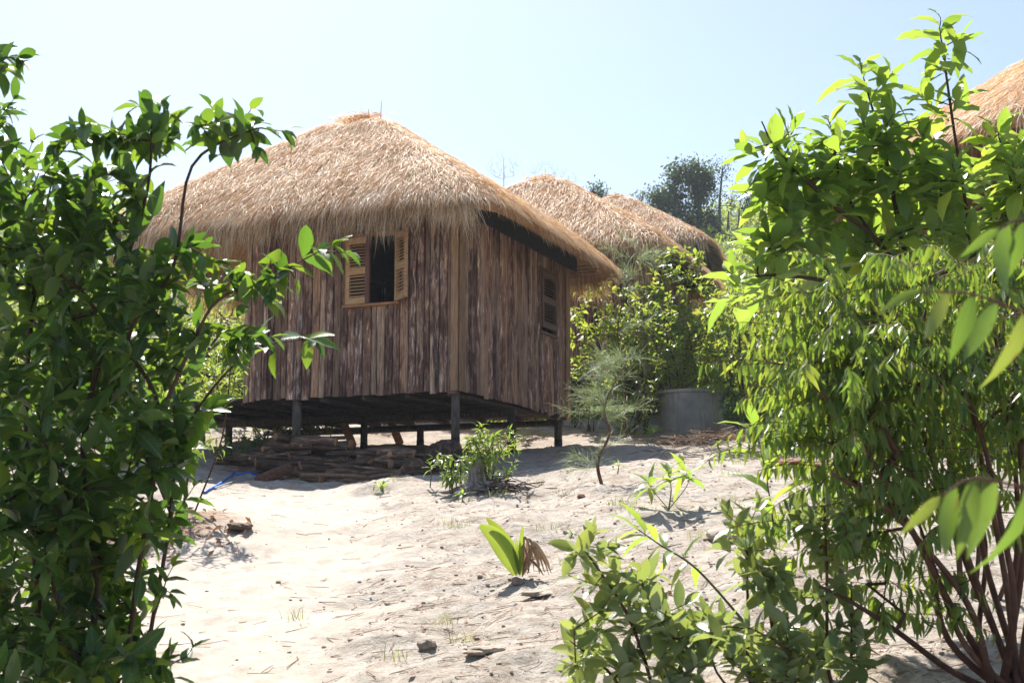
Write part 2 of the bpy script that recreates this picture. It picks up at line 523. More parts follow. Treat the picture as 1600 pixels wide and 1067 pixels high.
M = {}
M['ground'] = ground_mat()
M['plank'] = plank_mat()
M['thatch'] = thatch_mat('thatch_straw', [(0.46, 0.27, 0.13), (0.67, 0.42, 0.20), (0.76, 0.54, 0.31), (0.83, 0.66, 0.43), (0.88, 0.78, 0.59), (0.90, 0.85, 0.74)])
M['fringe'] = thatch_mat('thatch_fringe', [(0.20, 0.12, 0.06), (0.42, 0.28, 0.15), (0.58, 0.43, 0.26), (0.70, 0.57, 0.40), (0.80, 0.71, 0.56)])
M['roof_under'] = noise_mat('thatch_core', [(0.3, (0.22, 0.12, 0.055)), (0.55, (0.44, 0.25, 0.12)), (0.75, (0.58, 0.37, 0.19))], 30, 0.9, (1, 1, 1), 0.8, 0.03, randomize=False)
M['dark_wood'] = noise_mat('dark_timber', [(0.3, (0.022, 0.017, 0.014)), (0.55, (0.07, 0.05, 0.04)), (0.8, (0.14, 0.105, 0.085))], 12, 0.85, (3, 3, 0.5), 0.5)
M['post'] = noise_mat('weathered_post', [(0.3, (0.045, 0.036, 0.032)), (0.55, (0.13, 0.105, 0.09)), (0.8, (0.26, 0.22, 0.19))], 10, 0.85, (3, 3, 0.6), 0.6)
M['tar'] = noise_mat('tarred_post_foot', [(0.3, (0.012, 0.012, 0.013)), (0.7, (0.035, 0.034, 0.035))], 14, 0.7)
M['shutter'] = noise_mat('pale_shutter_wood', [(0.3, (0.30, 0.165, 0.08)), (0.55, (0.47, 0.29, 0.16)), (0.8, (0.60, 0.41, 0.25))], 9, 0.7, (1, 1, 6), 0.3, tint=0.12)
M['frame_wood'] = noise_mat('window_frame_wood', [(0.3, (0.25, 0.11, 0.05)), (0.6, (0.42, 0.21, 0.10)), (0.8, (0.52, 0.30, 0.16))], 9, 0.7, (1, 1, 5), 0.3, tint=0.12)
M['shutter_dark'] = noise_mat('red_brown_shutter_wood', [(0.3, (0.09, 0.05, 0.035)), (0.6, (0.16, 0.095, 0.065)), (0.8, (0.23, 0.145, 0.10))], 9, 0.7, (1, 1, 5), 0.3, tint=0.12)
M['purple_wood'] = noise_mat('purple_brown_stile', [(0.3, (0.10, 0.045, 0.04)), (0.7, (0.20, 0.105, 0.09))], 9, 0.75, (1, 1, 0.2), 0.3, tint=0.1)
M['rafter'] = noise_mat('rafter_wood', [(0.3, (0.16, 0.09, 0.05)), (0.7, (0.36, 0.22, 0.13))], 9, 0.8, (4, 4, 0.4), 0.4)
M['log'] = noise_mat('firewood_bark', [(0.28, (0.03, 0.018, 0.012)), (0.5, (0.12, 0.068, 0.045)), (0.62, (0.26, 0.17, 0.12)), (0.8, (0.48, 0.40, 0.33))], 9, 0.85, (0.5, 3, 3), 0.7, 0.015, tint=0.5)
M['log_red'] = noise_mat('red_brown_bark', [(0.3, (0.07, 0.03, 0.02)), (0.7, (0.22, 0.10, 0.06))], 9, 0.85, (0.6, 3, 3), 0.6, 0.012, tint=0.1)
M['log_cut'] = noise_mat('firewood_cut_face', [(0.3, (0.30, 0.13, 0.06)), (0.7, (0.55, 0.28, 0.15))], 14, 0.8, (1, 3, 3), 0.3, tint=0.4)
M['concrete'] = concrete_mat()
M['clay'] = noise_mat('broken_clay', [(0.3, (0.13, 0.055, 0.03)), (0.7, (0.32, 0.16, 0.095))], 8, 0.9, (1, 1, 1), 0.7)
M['stone'] = noise_mat('sandy_stone', [(0.3, (0.15, 0.115, 0.09)), (0.6, (0.36, 0.29, 0.24)), (0.8, (0.52, 0.45, 0.39))], 7, 0.95, (1, 1, 1), 0.9, 0.02)
M['clod'] = noise_mat('sandy_clod', [(0.3, (0.26, 0.20, 0.155)), (0.6, (0.44, 0.37, 0.30)), (0.8, (0.56, 0.49, 0.42))], 14, 0.95, (1, 1, 1), 0.9, 0.02, tint=0)
M['soil'] = noise_mat('dark_soil', [(0.3, (0.09, 0.062, 0.045)), (0.7, (0.24, 0.18, 0.14))], 14, 0.95, (1, 1, 1), 1.0, 0.03, tint=0)
M['blue'] = noise_mat('blue_plastic', [(0.3, (0.01, 0.10, 0.50)), (0.7, (0.02, 0.17, 0.65))], 5, 0.4, bump=0.05, tint=0, spec=0.5)
M['grey_pipe'] = noise_mat('grey_blue_plastic', [(0.3, (0.25, 0.32, 0.42)), (0.7, (0.38, 0.45, 0.55))], 5, 0.4, bump=0.05, tint=0, spec=0.5)
M['stump'] = noise_mat('bleached_stump', [(0.3, (0.10, 0.085, 0.08)), (0.55, (0.33, 0.29, 0.27)), (0.8, (0.58, 0.54, 0.50))], 12, 0.9, (2, 2, 0.5), 0.8, 0.02)
M['red_stem'] = noise_mat('red_brown_stem', [(0.3, (0.05, 0.022, 0.015)), (0.6, (0.13, 0.06, 0.04)), (0.85, (0.24, 0.14, 0.10))], 20, 0.75, (1, 1, 0.4), 0.4)
M['dark_stem'] = noise_mat('dark_stem', [(0.3, (0.03, 0.018, 0.012)), (0.7, (0.10, 0.055, 0.035))], 20, 0.75, (1, 1, 0.4), 0.4)
M['green_stem'] = noise_mat('green_stem', [(0.3, (0.05, 0.07, 0.02)), (0.7, (0.13, 0.15, 0.05))], 20, 0.6, (1, 1, 0.4), 0.2)
M['grey_bark'] = noise_mat('pale_tree_bark', [(0.3, (0.12, 0.10, 0.09)), (0.6, (0.28, 0.25, 0.23)), (0.85, (0.45, 0.42, 0.40))], 3, 0.9, (1, 1, 0.4), 0.4)
M['far_bark'] = noise_mat('dark_tree_bark', [(0.3, (0.05, 0.04, 0.035)), (0.7, (0.14, 0.115, 0.10))], 3, 0.9, (1, 1, 0.4), 0.4)
M['dry_leaf'] = leaf_mat('dry_brown_leaf', [(0.16, 0.06, 0.03), (0.30, 0.14, 0.07), (0.42, 0.25, 0.14)], [(0.3, 0.12, 0.04), (0.4, 0.2, 0.08)], 0.2, 0.7, veins=False)

M['leaf_glossy'] = leaf_mat('glossy_dark_leaf', [(0.010, 0.032, 0.016), (0.018, 0.052, 0.018), (0.030, 0.080, 0.020), (0.045, 0.105, 0.022), (0.065, 0.13, 0.025), (0.16, 0.15, 0.03)],
                            [(0.10, 0.22, 0.02), (0.20, 0.40, 0.03), (0.42, 0.60, 0.04)], 0.32, 0.36, back=(0.045, 0.085, 0.035), spec=0.4)
M['leaf_big'] = leaf_mat('large_light_leaf', [(0.06, 0.13, 0.03), (0.085, 0.17, 0.035), (0.12, 0.20, 0.04)],
                         [(0.32, 0.50, 0.05), (0.42, 0.60, 0.06), (0.56, 0.68, 0.08)], 0.45, 0.34, back=(0.12, 0.20, 0.07))
M['leaf_droop'] = leaf_mat('drooping_leaf', [(0.035, 0.09, 0.025), (0.055, 0.125, 0.03), (0.08, 0.155, 0.03), (0.12, 0.16, 0.03)],
                           [(0.26, 0.42, 0.04), (0.36, 0.52, 0.05), (0.50, 0.56, 0.06)], 0.40, 0.33, back=(0.10, 0.16, 0.06))
M['leaf_grey'] = leaf_mat('grey_green_leaf', [(0.10, 0.165, 0.07), (0.14, 0.20, 0.085), (0.18, 0.23, 0.085), (0.25, 0.26, 0.08)],
                          [(0.34, 0.44, 0.09), (0.48, 0.54, 0.10)], 0.36, 0.32, back=(0.26, 0.32, 0.23))
M['leaf_near'] = leaf_mat('red_edged_leaf', [(0.06, 0.12, 0.03), (0.08, 0.15, 0.035), (0.12, 0.16, 0.04)],
                          [(0.20, 0.34, 0.03), (0.26, 0.40, 0.04), (0.34, 0.40, 0.05)], 0.34, 0.33, back=(0.12, 0.18, 0.07))
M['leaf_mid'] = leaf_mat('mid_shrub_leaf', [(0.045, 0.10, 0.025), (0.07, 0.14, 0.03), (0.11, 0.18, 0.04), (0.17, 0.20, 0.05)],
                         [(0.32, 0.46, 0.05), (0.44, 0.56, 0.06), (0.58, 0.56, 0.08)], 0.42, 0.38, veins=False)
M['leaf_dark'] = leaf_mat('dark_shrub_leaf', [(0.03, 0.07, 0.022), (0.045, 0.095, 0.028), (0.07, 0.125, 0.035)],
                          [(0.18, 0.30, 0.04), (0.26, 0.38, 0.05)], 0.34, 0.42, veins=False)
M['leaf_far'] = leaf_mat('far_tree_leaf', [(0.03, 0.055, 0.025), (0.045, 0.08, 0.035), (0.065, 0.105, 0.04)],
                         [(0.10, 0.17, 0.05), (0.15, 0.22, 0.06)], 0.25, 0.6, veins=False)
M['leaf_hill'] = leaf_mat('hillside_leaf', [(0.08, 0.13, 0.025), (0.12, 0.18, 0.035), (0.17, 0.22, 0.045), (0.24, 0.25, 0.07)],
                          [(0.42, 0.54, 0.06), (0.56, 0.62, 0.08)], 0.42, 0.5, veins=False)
M['needle'] = leaf_mat('fine_grey_green_needle', [(0.10, 0.145, 0.075), (0.15, 0.20, 0.10), (0.20, 0.245, 0.13)],
                       [(0.30, 0.38, 0.16), (0.38, 0.45, 0.2)], 0.35, 0.5, veins=False)
M['palm'] = leaf_mat('young_palm_leaf', [(0.10, 0.17, 0.04), (0.13, 0.20, 0.045)], [(0.42, 0.56, 0.06), (0.50, 0.60, 0.07)], 0.42, 0.35)
M['dead_palm'] = leaf_mat('dead_palm_leaf', [(0.20, 0.12, 0.075), (0.34, 0.23, 0.15)], [(0.3, 0.2, 0.1), (0.4, 0.25, 0.12)], 0.2, 0.7, veins=False)
M['grass'] = leaf_mat('grass_blade', [(0.07, 0.11, 0.03), (0.14, 0.17, 0.05), (0.28, 0.25, 0.12)], [(0.3, 0.4, 0.06), (0.45, 0.42, 0.1)], 0.35, 0.5, veins=False)

# ------------------------------------------------------------------ ground
ys = [-30, -15, -6, -2, 0]
y = 1.2
while y < 26: ys.append(y); y *= 1.0062
while y < 160: ys.append(y); y *= 1.013
ys = np.array(ys)
tt = np.concatenate([-np.geomspace(8, 0.66, 16), np.linspace(-0.62, 0.62, 400), np.geomspace(0.66, 8, 16)])
YY, TT = np.meshgrid(ys, tt, indexing='ij')
XX = np.clip(TT * (np.maximum(YY, 0) + 2.0), -90 + TT, 90 + TT)
ZZ = gz(XX, YY) + dents(XX, YY) + 0.010 * fbm(XX * 7, YY * 7, 3) * (YY < 24)
V = np.stack([XX, YY, ZZ], -1).reshape(-1, 3)
nr, nc = YY.shape
ii, jj = np.meshgrid(np.arange(nr - 1), np.arange(nc - 1), indexing='ij')
a = (ii * nc + jj).ravel()
F = np.stack([a, a + 1, a + nc + 1, a + nc], 1)
me = mesh_np('ground', V, F, M['ground'])
ca = me.color_attributes.new('cover', 'FLOAT_COLOR', 'POINT')
green = np.clip(sstep(21, 28, V[:, 1]) + sstep(3.2, 5.0, V[:, 0]) * sstep(17, 22, V[:, 1]), 0, 1)
green = np.maximum(green, sstep(-6.5, -9, V[:, 0]) * sstep(12, 18, V[:, 1]))
soil = np.exp(-(((V[:, 0] + 2.75) / 0.75) ** 2 + ((V[:, 1] - 10.3) / 1.0) ** 2)) * 0.85
soil = np.maximum(soil, 0.5 * np.exp(-(((V[:, 0] - 3.4) / 2.2) ** 2 + ((V[:, 1] - 15) / 4.5) ** 2)))
soil = np.maximum(soil, 0.45 * sstep(14.2, 16.2, V[:, 1]) * (1 - sstep(1.0, 2.5, V[:, 0])) * (1 - sstep(21, 23, V[:, 1])))
C = np.stack([path_mask(V[:, 0], V[:, 1]), green, soil, np.ones(len(V))], 1).astype(np.float32)
ca.data.foreach_set('color', C.ravel())
o = link('ground', me, kind='structure')
o['label'] = 'pale sandy sloping ground with a trodden path and dry litter'

# ------------------------------------------------------------------ huts
ZF = 0.0  # floor level in hut space


def roof_z(x, y, hx, hy, H, ridge=0.22):
    p = 9.0
    ax = np.clip(np.abs(x) - ridge, 0, None) / (hx - ridge)
    ay = np.abs(y) / hy
    t = (ax ** p + ay ** p) ** (1 / p)
    return H * (1 - t) + 0.02 * np.sin(np.pi * np.clip(t, 0, 1)) - 0.07 * np.exp(-(t / 0.08) ** 2) - 0.10 * np.clip(t, 0, 1.1) ** 12, t


def ribbon(P4, Wd, w, name, mat, parent, taper=(0.8, 1.0, 0.8, 0.15)):
    """P4: (n,k,3) centre points, Wd: (n,3) width direction, w: (n,) half width"""
    n, k, _ = P4.shape
    tp = np.interp(np.linspace(0, 1, k), np.linspace(0, 1, len(taper)), taper)
    off = Wd[:, None, :] * (w[:, None] * tp[None, :])[:, :, None]
    Vv = np.stack([P4 - off, P4 + off], 2).reshape(-1, 3)
    b = (np.arange(n) * 2 * k)[:, None]
    s = np.arange(k - 1)[None, :] * 2
    F = np.stack([b + s, b + s + 1, b + s + 3, b + s + 2], -1).reshape(-1, 4)
    me = mesh_np(name, Vv, F, mat)
    return link(name, me, parent, kind='stuff')


def unit(v):
    return v / (np.linalg.norm(v, axis=-1, keepdims=True) + 1e-9)


def make_roof(parent, cx, cy, ze, hx, hy, H, nstraw, nfringe, wscale, r, ridge=0.22):
    # core of the thatch: top skin, eave edge and underside
    na, nt_ = 64, 14
    Vt = []; tl = np.linspace(0, 1, nt_)
    for t in tl:
        for k in range(na):
            c = 2 * math.pi * k / na
            dx, dy = math.cos(c), math.sin(c)
            p = 9.0
            s = (abs(dx) ** p + abs(dy) ** p) ** (-1 / p)
            x = dx * s * (ridge * 0.9 * min(1, t * 6) * 0 + hx) * t; y = dy * s * hy * t
            z = float(roof_z(np.array(x), np.array(y), hx, hy, H, ridge)[0])
            Vt.append((cx + x, cy + y, ze + z))
    Vb = [(v[0], v[1], v[2] - 0.17) for v in Vt]
    F = []
    for i in range(nt_ - 1):
        for k in range(na):
            k2 = (k + 1) % na
            F.append((i * na + k, (i + 1) * na + k, (i + 1) * na + k2, i * na + k2))
            q = nt_ * na
            F.append((q + i * na + k2, q + (i + 1) * na + k2, q + (i + 1) * na + k, q + i * na + k))
    e = (nt_ - 1) * na; q = nt_ * na
    for k in range(na):
        k2 = (k + 1) % na
        F.append((e + k, q + e + k, q + e + k2, e + k2))
    roof = link('roof', mesh_np('roof', np.array(Vt + Vb), F, M['roof_under']), parent)

    # straw lying on the slopes
    n = int(nstraw * 1.3)
    x = r.uniform(-hx, hx, n); y = r.uniform(-hy, hy, n)
    z, t = roof_z(x, y, hx, hy, H, ridge)
    keep = t < 0.995
    x, y, z, t = x[keep][:nstraw], y[keep][:nstraw], z[keep][:nstraw], t[keep][:nstraw]
    e = 0.01
    gx = (roof_z(x + e, y, hx, hy, H, ridge)[0] - z) / e; gy = (roof_z(x, y + e, hx, hy, H, ridge)[0] - z) / e
    nrm = unit(np.stack([-gx, -gy, np.ones_like(gx)], 1))
    down = np.stack([-gx, -gy, -(gx ** 2 + gy ** 2)], 1)
    down = unit(down)
    side = np.cross(nrm, down)
    # direction wanders in tufts
    wob = 0.5 * fbm(x * 1.7 + cx, y * 1.7 + cy, 3) + 0.5 * vnoise(x * 9, y * 9) + r.normal(0, 0.30, len(x))
    d = unit(down + side * wob[:, None])
    sd = np.cross(nrm, d)
    L = r.uniform(0.16, 0.42, len(x)) * (0.9 + 0.3 * (t < 0.15))
    lift = np.abs(r.normal(0, 0.02, len(x))) + 0.008 + 0.045 * np.clip(fbm(x * 3 + 9, y * 3, 2), 0, 1)
    curl = r.normal(0, 0.12, len(x))
    p0 = np.stack([cx + x, cy + y, ze + z], 1) - nrm * 0.012
    pts = []
    for s in (0, 0.4, 0.75, 1.0):
        pts.append(p0 + d * (L * s)[:, None] + nrm * (lift * np.sin(s * 2.2) + 0.012)[:, None] + sd * (curl * L * s * s)[:, None]
                   + np.array([0, 0, -1.0]) * (0.10 * L * s * s)[:, None])
    Wd = unit(sd * np.cos(r.normal(0, 0.5, len(x)))[:, None] + nrm * np.sin(r.normal(0, 0.55, len(x)))[:, None])
    ribbon(np.stack(pts, 1), Wd, r.uniform(0.0015, 0.0036, len(x)) * wscale, 'thatch', M['thatch'], roof)

    # fringe hanging over the eaves
    n = nfringe
    ang = r.uniform(0, 1, n)
    # walk the rounded rectangle of the eave
    per = np.array([2 * hx, 2 * hy, 2 * hx, 2 * hy]); cum = np.concatenate([[0], np.cumsum(per)]) / per.sum()
    sidei = np.searchsorted(cum, ang, side='right') - 1
    f = (ang - cum[sidei]) / (cum[sidei + 1] - cum[sidei]) * 2 - 1
    ex = np.where(sidei == 0, f * hx, np.where(sidei == 1, hx, np.where(sidei == 2, -f * hx, -hx)))
    ey = np.where(sidei == 0, -hy, np.where(sidei == 1, f * hy, np.where(sidei == 2, hy, -f * hy)))
    _, te = roof_z(ex, ey, hx, hy, H, ridge)
    tt_ = r.uniform(0.86, 1.0, n) / np.maximum(te, 1)
    x = ex * tt_; y = ey * tt_
    z, t = roof_z(x, y, hx, hy, H, ridge)
    e = 0.01
    gx = (roof_z(x + e, y, hx, hy, H, ridge)[0] - z) / e; gy = (roof_z(x, y + e, hx, hy, H, ridge)[0] - z) / e
    down = unit(np.stack([-gx, -gy, -(gx ** 2 + gy ** 2)], 1))
    nrm = unit(np.stack([-gx, -gy, np.ones_like(gx)], 1))
    side = np.cross(nrm, down)
    clump = fbm(ex * 4.5 + cx, ey * 4.5, 3)
    d = unit(down + side * (0.5 * clump + r.normal(0, 0.13, n))[:, None])
    L = r.uniform(0.20, 0.44, n) * (1 + 0.6 * clump)
    right = sidei == 1
    L = np.where(right, L * 0.72, L)
    bury = r.uniform(0, 1, n) ** 1.5 * 0.13
    p0 = np.stack([cx + x, cy + y, ze + z], 1) - nrm * bury[:, None]
    pts = []
    lift = np.abs(r.normal(0.02, 0.03, n))
    g = r.uniform(0.55, 1.05, n) * np.where(right, 0.42, 1.0)
    for s in (0, 0.3, 0.55, 0.8, 1.0):
        pts.append(p0 + d * (L * (s - 0.28 * s * s))[:, None] + nrm * (lift * np.sin(s * 2.4))[:, None] + np.array([0, 0, -1.0]) * (g * L * s * s)[:, None]
                   + side * (r.normal(0, 0.09, n) * L * s * s)[:, None])
    tw = r.normal(0, 0.7, n)
    Wd = unit(side * np.cos(tw)[:, None] + nrm * np.sin(tw)[:, None])
    ribbon(np.stack(pts, 1), Wd, r.uniform(0.002, 0.0042, n) * wscale, 'eave_fringe', M['fringe'], roof)

    # tufts on the ridge
    n = max(120, nstraw // 260)
    x = r.normal(0, ridge * 0.8, n); y = r.normal(0, 0.10, n)
    p0 = np.stack([cx + x, cy + y, np.full(n, ze + H - 0.05)], 1)
    d = unit(np.stack([r.normal(0, 1, n), r.normal(0, 1, n), r.uniform(-0.55, 0.5, n)], 1))
    L = r.uniform(0.06, 0.20, n)
    pts = [p0 + d * (L * s)[:, None] + np.array([0, 0, 1.0]) * (0.25 * L * s * (1 - s) * 2)[:, None] - np.array([0, 0, 1.0]) * (0.25 * L * s * s)[:, None] for s in (0, 0.35, 0.7, 1.0)]
    ribbon(np.stack(pts, 1), unit(np.cross(d, r.normal(0, 1, (n, 3)))), r.uniform(0.004, 0.007, n) * wscale, 'ridge_tuft', M['thatch'], roof)
    return roof


def plank_mesh(w, h, th, r, seg=9):
    V = []; F = []
    z = np.linspace(0, h, seg + 1)
    wl = r.normal(0, 0.0035, seg + 1); wr = r.normal(0, 0.0035, seg + 1)
    bow = r.uniform(0.6, 1.0)
    for i in range(seg + 1):
        x0 = -w / 2 + wl[i]; x1 = w / 2 + wr[i]
        j = r.normal(0, 0.0025)
        V += [(x0, 0.0, z[i]), (x0 + 0.006, -th * 0.55, z[i]), (x0 + (x1 - x0) * 0.3, -th * bow + j, z[i]), (x0 + (x1 - x0) * 0.7, -th * bow + j, z[i]), (x1 - 0.006, -th * 0.55, z[i]), (x1, 0.0, z[i])]
    for i in range(seg):
        for k in range(6):
            k2 = (k + 1) % 6
            F.append((i * 6 + k, i * 6 + k2, (i + 1) * 6 + k2, (i + 1) * 6 + k))
    F.append((5, 4, 3, 2, 1, 0)); F.append(tuple(seg * 6 + k for k in range(6)))
    return mesh_np('plank', np.array(V), F, M['plank'], smooth=False)


def make_wall(parent, origin, rz, length, height, holes, r, pw=(0.08, 0.14), low=0.035, ztop=None):
    """planks run along local +x of the wall from 0 to length, outer face towards local -y"""
    mb = MB()
    for z in (0.05, height * 0.5, height - 0.1):
        # rails behind the planks, broken at window openings
        xs = [0.0, length]
        for (a, b, c, d) in holes:
            if c - 0.02 < z < d + 0.02: xs = [0.0, a - 0.02, b + 0.02, length]
        for a, b in zip(xs[::2], xs[1::2]): mb.box(a, b, 0.012, 0.06, z - 0.035, z + 0.035)
    mb.box(0.0, 0.05, 0.065, 0.11, 0, height); mb.box(length - 0.05, length, 0.065, 0.11, 0, height)
    lx = [0.06] + [v for (a, b, c, d) in holes for v in (a - 0.035, b + 0.035)] + [length - 0.06]  # dark lining sheets added behind the planks to block daylight through the gaps
    for a, b in zip(lx[::2], lx[1::2]): mb.box(a, b, 0.0025, 0.009, 0.0, height - 0.01)
    for (a, b, c, d) in holes:
        mb.box(a - 0.034, b + 0.034, 0.0025, 0.009, 0.0, c - 0.002); mb.box(a - 0.034, b + 0.034, 0.0025, 0.009, d + 0.05, height - 0.01)
    wall = mb.obj('wall', M['dark_wood'], parent)
    wall.location = origin; wall.rotation_euler = (0, 0, rz)
    x = 0.0
    while x < length - 0.02:
        w = r.uniform(*pw)
        if length - (x + w) < 0.06: w = length - x
        xc = x + w / 2
        th = r.uniform(0.014, 0.030)
        segs = [(-low - abs(r.normal(0, 0.02)), height)]
        for (a, b, c, d) in holes:
            if a - 0.01 < xc < b + 0.01:
                segs = [(segs[0][0], c), (d, height)]
        for (z0, z1) in segs:
            if z1 - z0 < 0.03: continue
            p = link('plank', plank_mesh(w - r.uniform(0.006, 0.013), z1 - z0, th, r), wall)
            p.location = (xc, -r.uniform(0.0, 0.008), z0)
            p.rotation_euler = (0, r.normal(0, 0.0015), 0)
        x += w
    return wall


def make_shutter(parent, loc, rz, w, h, mat, stile=None, nsl=20):
    """leaf of a louvred shutter, hinge edge at local x=0, spans +x, outer face -y"""
    mb = MB(); t = 0.018; s = 0.055
    mb.box(0, s, -t, t, 0, h); mb.box(s, w - s, -t, t, 0, 0.08); mb.box(s, w - s, -t, t, h - 0.09, h); mb.box(s, w - s, -t, t, h * 0.44, h * 0.44 + 0.09)
    if stile is None: mb.box(w - s, w, -t, t, 0, h)
    sh = mb.obj('shutter', mat, parent); sh.location = loc; sh.rotation_euler = (0, 0, rz)
    if stile is not None:
        m2 = MB(); m2.box(w - s, w + 0.005, -t - 0.004, t, 0, h); m2.obj('stile', stile, sh)
    me = None
    for z0, z1 in ((0.08, h * 0.44), (h * 0.44 + 0.09, h - 0.09)):
        n = max(3, int((z1 - z0) / 0.040))
        for k in range(n):
            if me is None:
                m3 = MB(); m3.box(0, w - 2 * s, -0.021, 0.021, -0.0035, 0.0035, Matrix.Rotation(R(38), 4, 'X'))
                me = mesh_np('slat', np.array(m3.V), m3.F, mat, False)
            sl = link('slat', me, sh, (s, 0, z0 + (k + 0.5) * (z1 - z0) / n))
    return sh


def make_hut(label, loc, rz, r, W=5.25, WD=3.24, D=3.92, hw=2.35, H=2.1, ztop_e=2.42, nstraw=150000, nfringe=30000, wscale=1.0, full=True, over=(0.72, 0.75), post_h=None, mirror=False, cat='hut'):
    """local frame: near corner at the origin, front wall along -x, right wall along +y, z=0 at the floor"""
    t = empty('thatched_hut', loc, rz, label, cat, 'thatched huts')
    cx, cy = -W / 2, D / 2
    roof = make_roof(t, cx, cy, ztop_e, W / 2 + over[0], D / 2 + over[1], H, nstraw, nfringe, wscale, r)
    # walls
    wh = [(WD - 1.62, WD - 0.88, 1.16, 2.07)] if full else []
    make_wall(t, (-WD, 0, 0), 0, WD, hw, wh, r)
    rh = [(2.80, 3.42, 1.14, 2.06)] if full else []
    make_wall(t, (0, 0.0, 0), math.pi / 2, D, hw - 0.02, rh, r, pw=(0.10, 0.15) if full else (0.18, 0.26), low=0.03)
    if full or True:
        pwb = (0.16, 0.24)
        make_wall(t, (0, D, 0), math.pi, WD, hw, [], r, pw=pwb)
        make_wall(t, (-WD, D, 0), -math.pi / 2, D, hw, [], r, pw=pwb)
    mb = MB(); mb.box(-WD + 0.07, -0.07, 0.07, D - 0.07, hw - 0.05, hw - 0.02); mb.obj('light_block_ceiling', M['tar'], t)  # black sheet added below the roof to keep the room behind the window dark
    # corner boards standing proud of both walls
    for (x, y, m) in ((0.030, 0.0, M['rafter']), (0.030, D - 0.06, M['rafter'])):
        mb = MB(); mb.box(x, x + 0.028, y - 0.03, y + 0.10, -0.05 - 0.06 * (y > 1), hw - 0.03); mb.obj('corner_board', m, t)
    mb = MB(); mb.box(-0.075, 0.02, -0.055, -0.032, -0.045, hw - 0.02); mb.obj('corner_board', M['rafter'], t)
    # window frames and shutters
    if full:
        x1, x0, z0, z1 = -0.88, -1.62, 1.16, 2.07
        mb = MB(); mb.box(x0 - 0.05, x1 + 0.05, -0.085, 0.03, z0 - 0.035, z0 - 0.002); mb.box(x0 - 0.05, x1 + 0.03, -0.06, 0.03, z1 + 0.002, z1 + 0.04)
        mb.box(x0 - 0.032, x0 - 0.002, -0.05, 0.06, z0, z1); mb.box(x1 + 0.002, x1 + 0.032, -0.05, 0.06, z0, z1)
        mb.obj('window_frame', M['frame_wood'], t)
        make_shutter(t, (x0 + 0.002, -0.062, z0 + 0.004), R(-3), 0.36, z1 - z0 - 0.012, M['shutter'], M['purple_wood'])
        make_shutter(t, (x1 + 0.01, -0.075, z0 + 0.004), R(-38), 0.34, z1 - z0 - 0.012, M['shutter'])
        # right wall: closed leaf
        mb = MB(); mb.box(-0.02, 0.055, 2.76, 3.46, 1.10, 1.135); mb.box(-0.02, 0.05, 2.76, 3.46, 2.065, 2.10); mb.box(-0.02, 0.036, 2.762, 2.795, 1.13, 2.07); mb.box(-0.02, 0.036, 3.425, 3.458, 1.13, 2.07)
        mb.obj('window_frame', M['shutter_dark'], t)
        make_shutter(t, (0.045, 2.80, 1.20), math.pi / 2, 0.60, 0.85, M['shutter_dark'])
    # floor boards and joists
    nb = 20 if full else 10
    fm = None
    for k in range(nb):
        mb = MB(); yb = D * k / nb
        mb.box(-W, -0.02, yb + 0.006, yb + D / nb - 0.006, -0.032 - 0.004 * (k % 2), -0.004)
        mb.obj('floor_board', M['dark_wood'], t)
    for xj in np.linspace(-W + 0.1, -0.12, 9 if full else 4):
        mb = MB(); mb.tube([(xj, 0.03, -0.075), (xj + 0.02, D / 2, -0.07), (xj, D - 0.03, -0.075)], 0.038, 7); mb.obj('joist', M['dark_wood'], t, True)
    for yj in (1.9, 3.75):
        mb = MB(); mb.tube([(-W - 0.12, yj, -0.155), (-W / 2, yj + 0.02, -0.15), (0.0, yj, -0.155)], [0.06, 0.055, 0.05], 8); mb.obj('floor_beam', M['dark_wood'] if yj > 1 else M['post'], t, True)
    # posts down to the ground
    c, s = math.cos(rz), math.sin(rz)
    for yl in (0.07, 1.9, 3.72):
        for xl in (-0.06, -2.42, -4.80):
            wx = loc[0] + c * xl - s * yl; wy = loc[1] + s * xl + c * yl
            zb = g1(wx, wy) - loc[2] - 0.12
            if zb > -0.35: zb = -0.4
            top = -0.04 if yl < 0.5 else -0.13
            zm = zb + (top - zb) * (0.45 if full else 0.1)
            rr = 0.058 + r.uniform(-0.004, 0.008)
            mb = MB(); mb.tube([(xl, yl, zm), (xl, yl, (zm + top) / 2), (xl, yl, top)], [rr, rr * 0.98, rr * 0.95], 10)
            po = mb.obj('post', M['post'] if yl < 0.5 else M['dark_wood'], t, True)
            mb = MB(); mb.tube([(xl, yl, zb), (xl, yl, zm + 0.01)], [rr * 1.07, rr * 1.05], 10); mb.obj('post_foot', M['tar'], po, True)
    # veranda posts, rail and wall plate
    for yl in (0.06, D - 0.06):
        mb = MB(); mb.tube([(-W + 0.06, yl, -0.03), (-W + 0.06, yl, hw)], 0.05, 8); mb.obj('veranda_post', M['rafter'], t, True)
    mb = MB(); mb.box(-W - 0.1, -WD, -0.03, 0.05, hw - 0.10, hw); mb.obj('veranda_beam', M['rafter'], t)
    mb = MB(); mb.box(-W - 0.1, -WD, D - 0.05, D + 0.03, hw - 0.10, hw); mb.obj('veranda_beam', M['rafter'], t)
    # dark eave boards and rafters under the thatch
    hx, hy = W / 2 + over[0], D / 2 + over[1]
    mb = MB(); mb.box(0.12, 0.15, -0.25, D + 0.12, hw - 0.11, hw + 0.13); mb.obj('eave_board', M['tar'], t)
    mb = MB(); mb.box(-W - 0.3, 0.28, -0.40, -0.36, hw + 0.0, hw + 0.15); mb.obj('eave_board', M['dark_wood'], t)
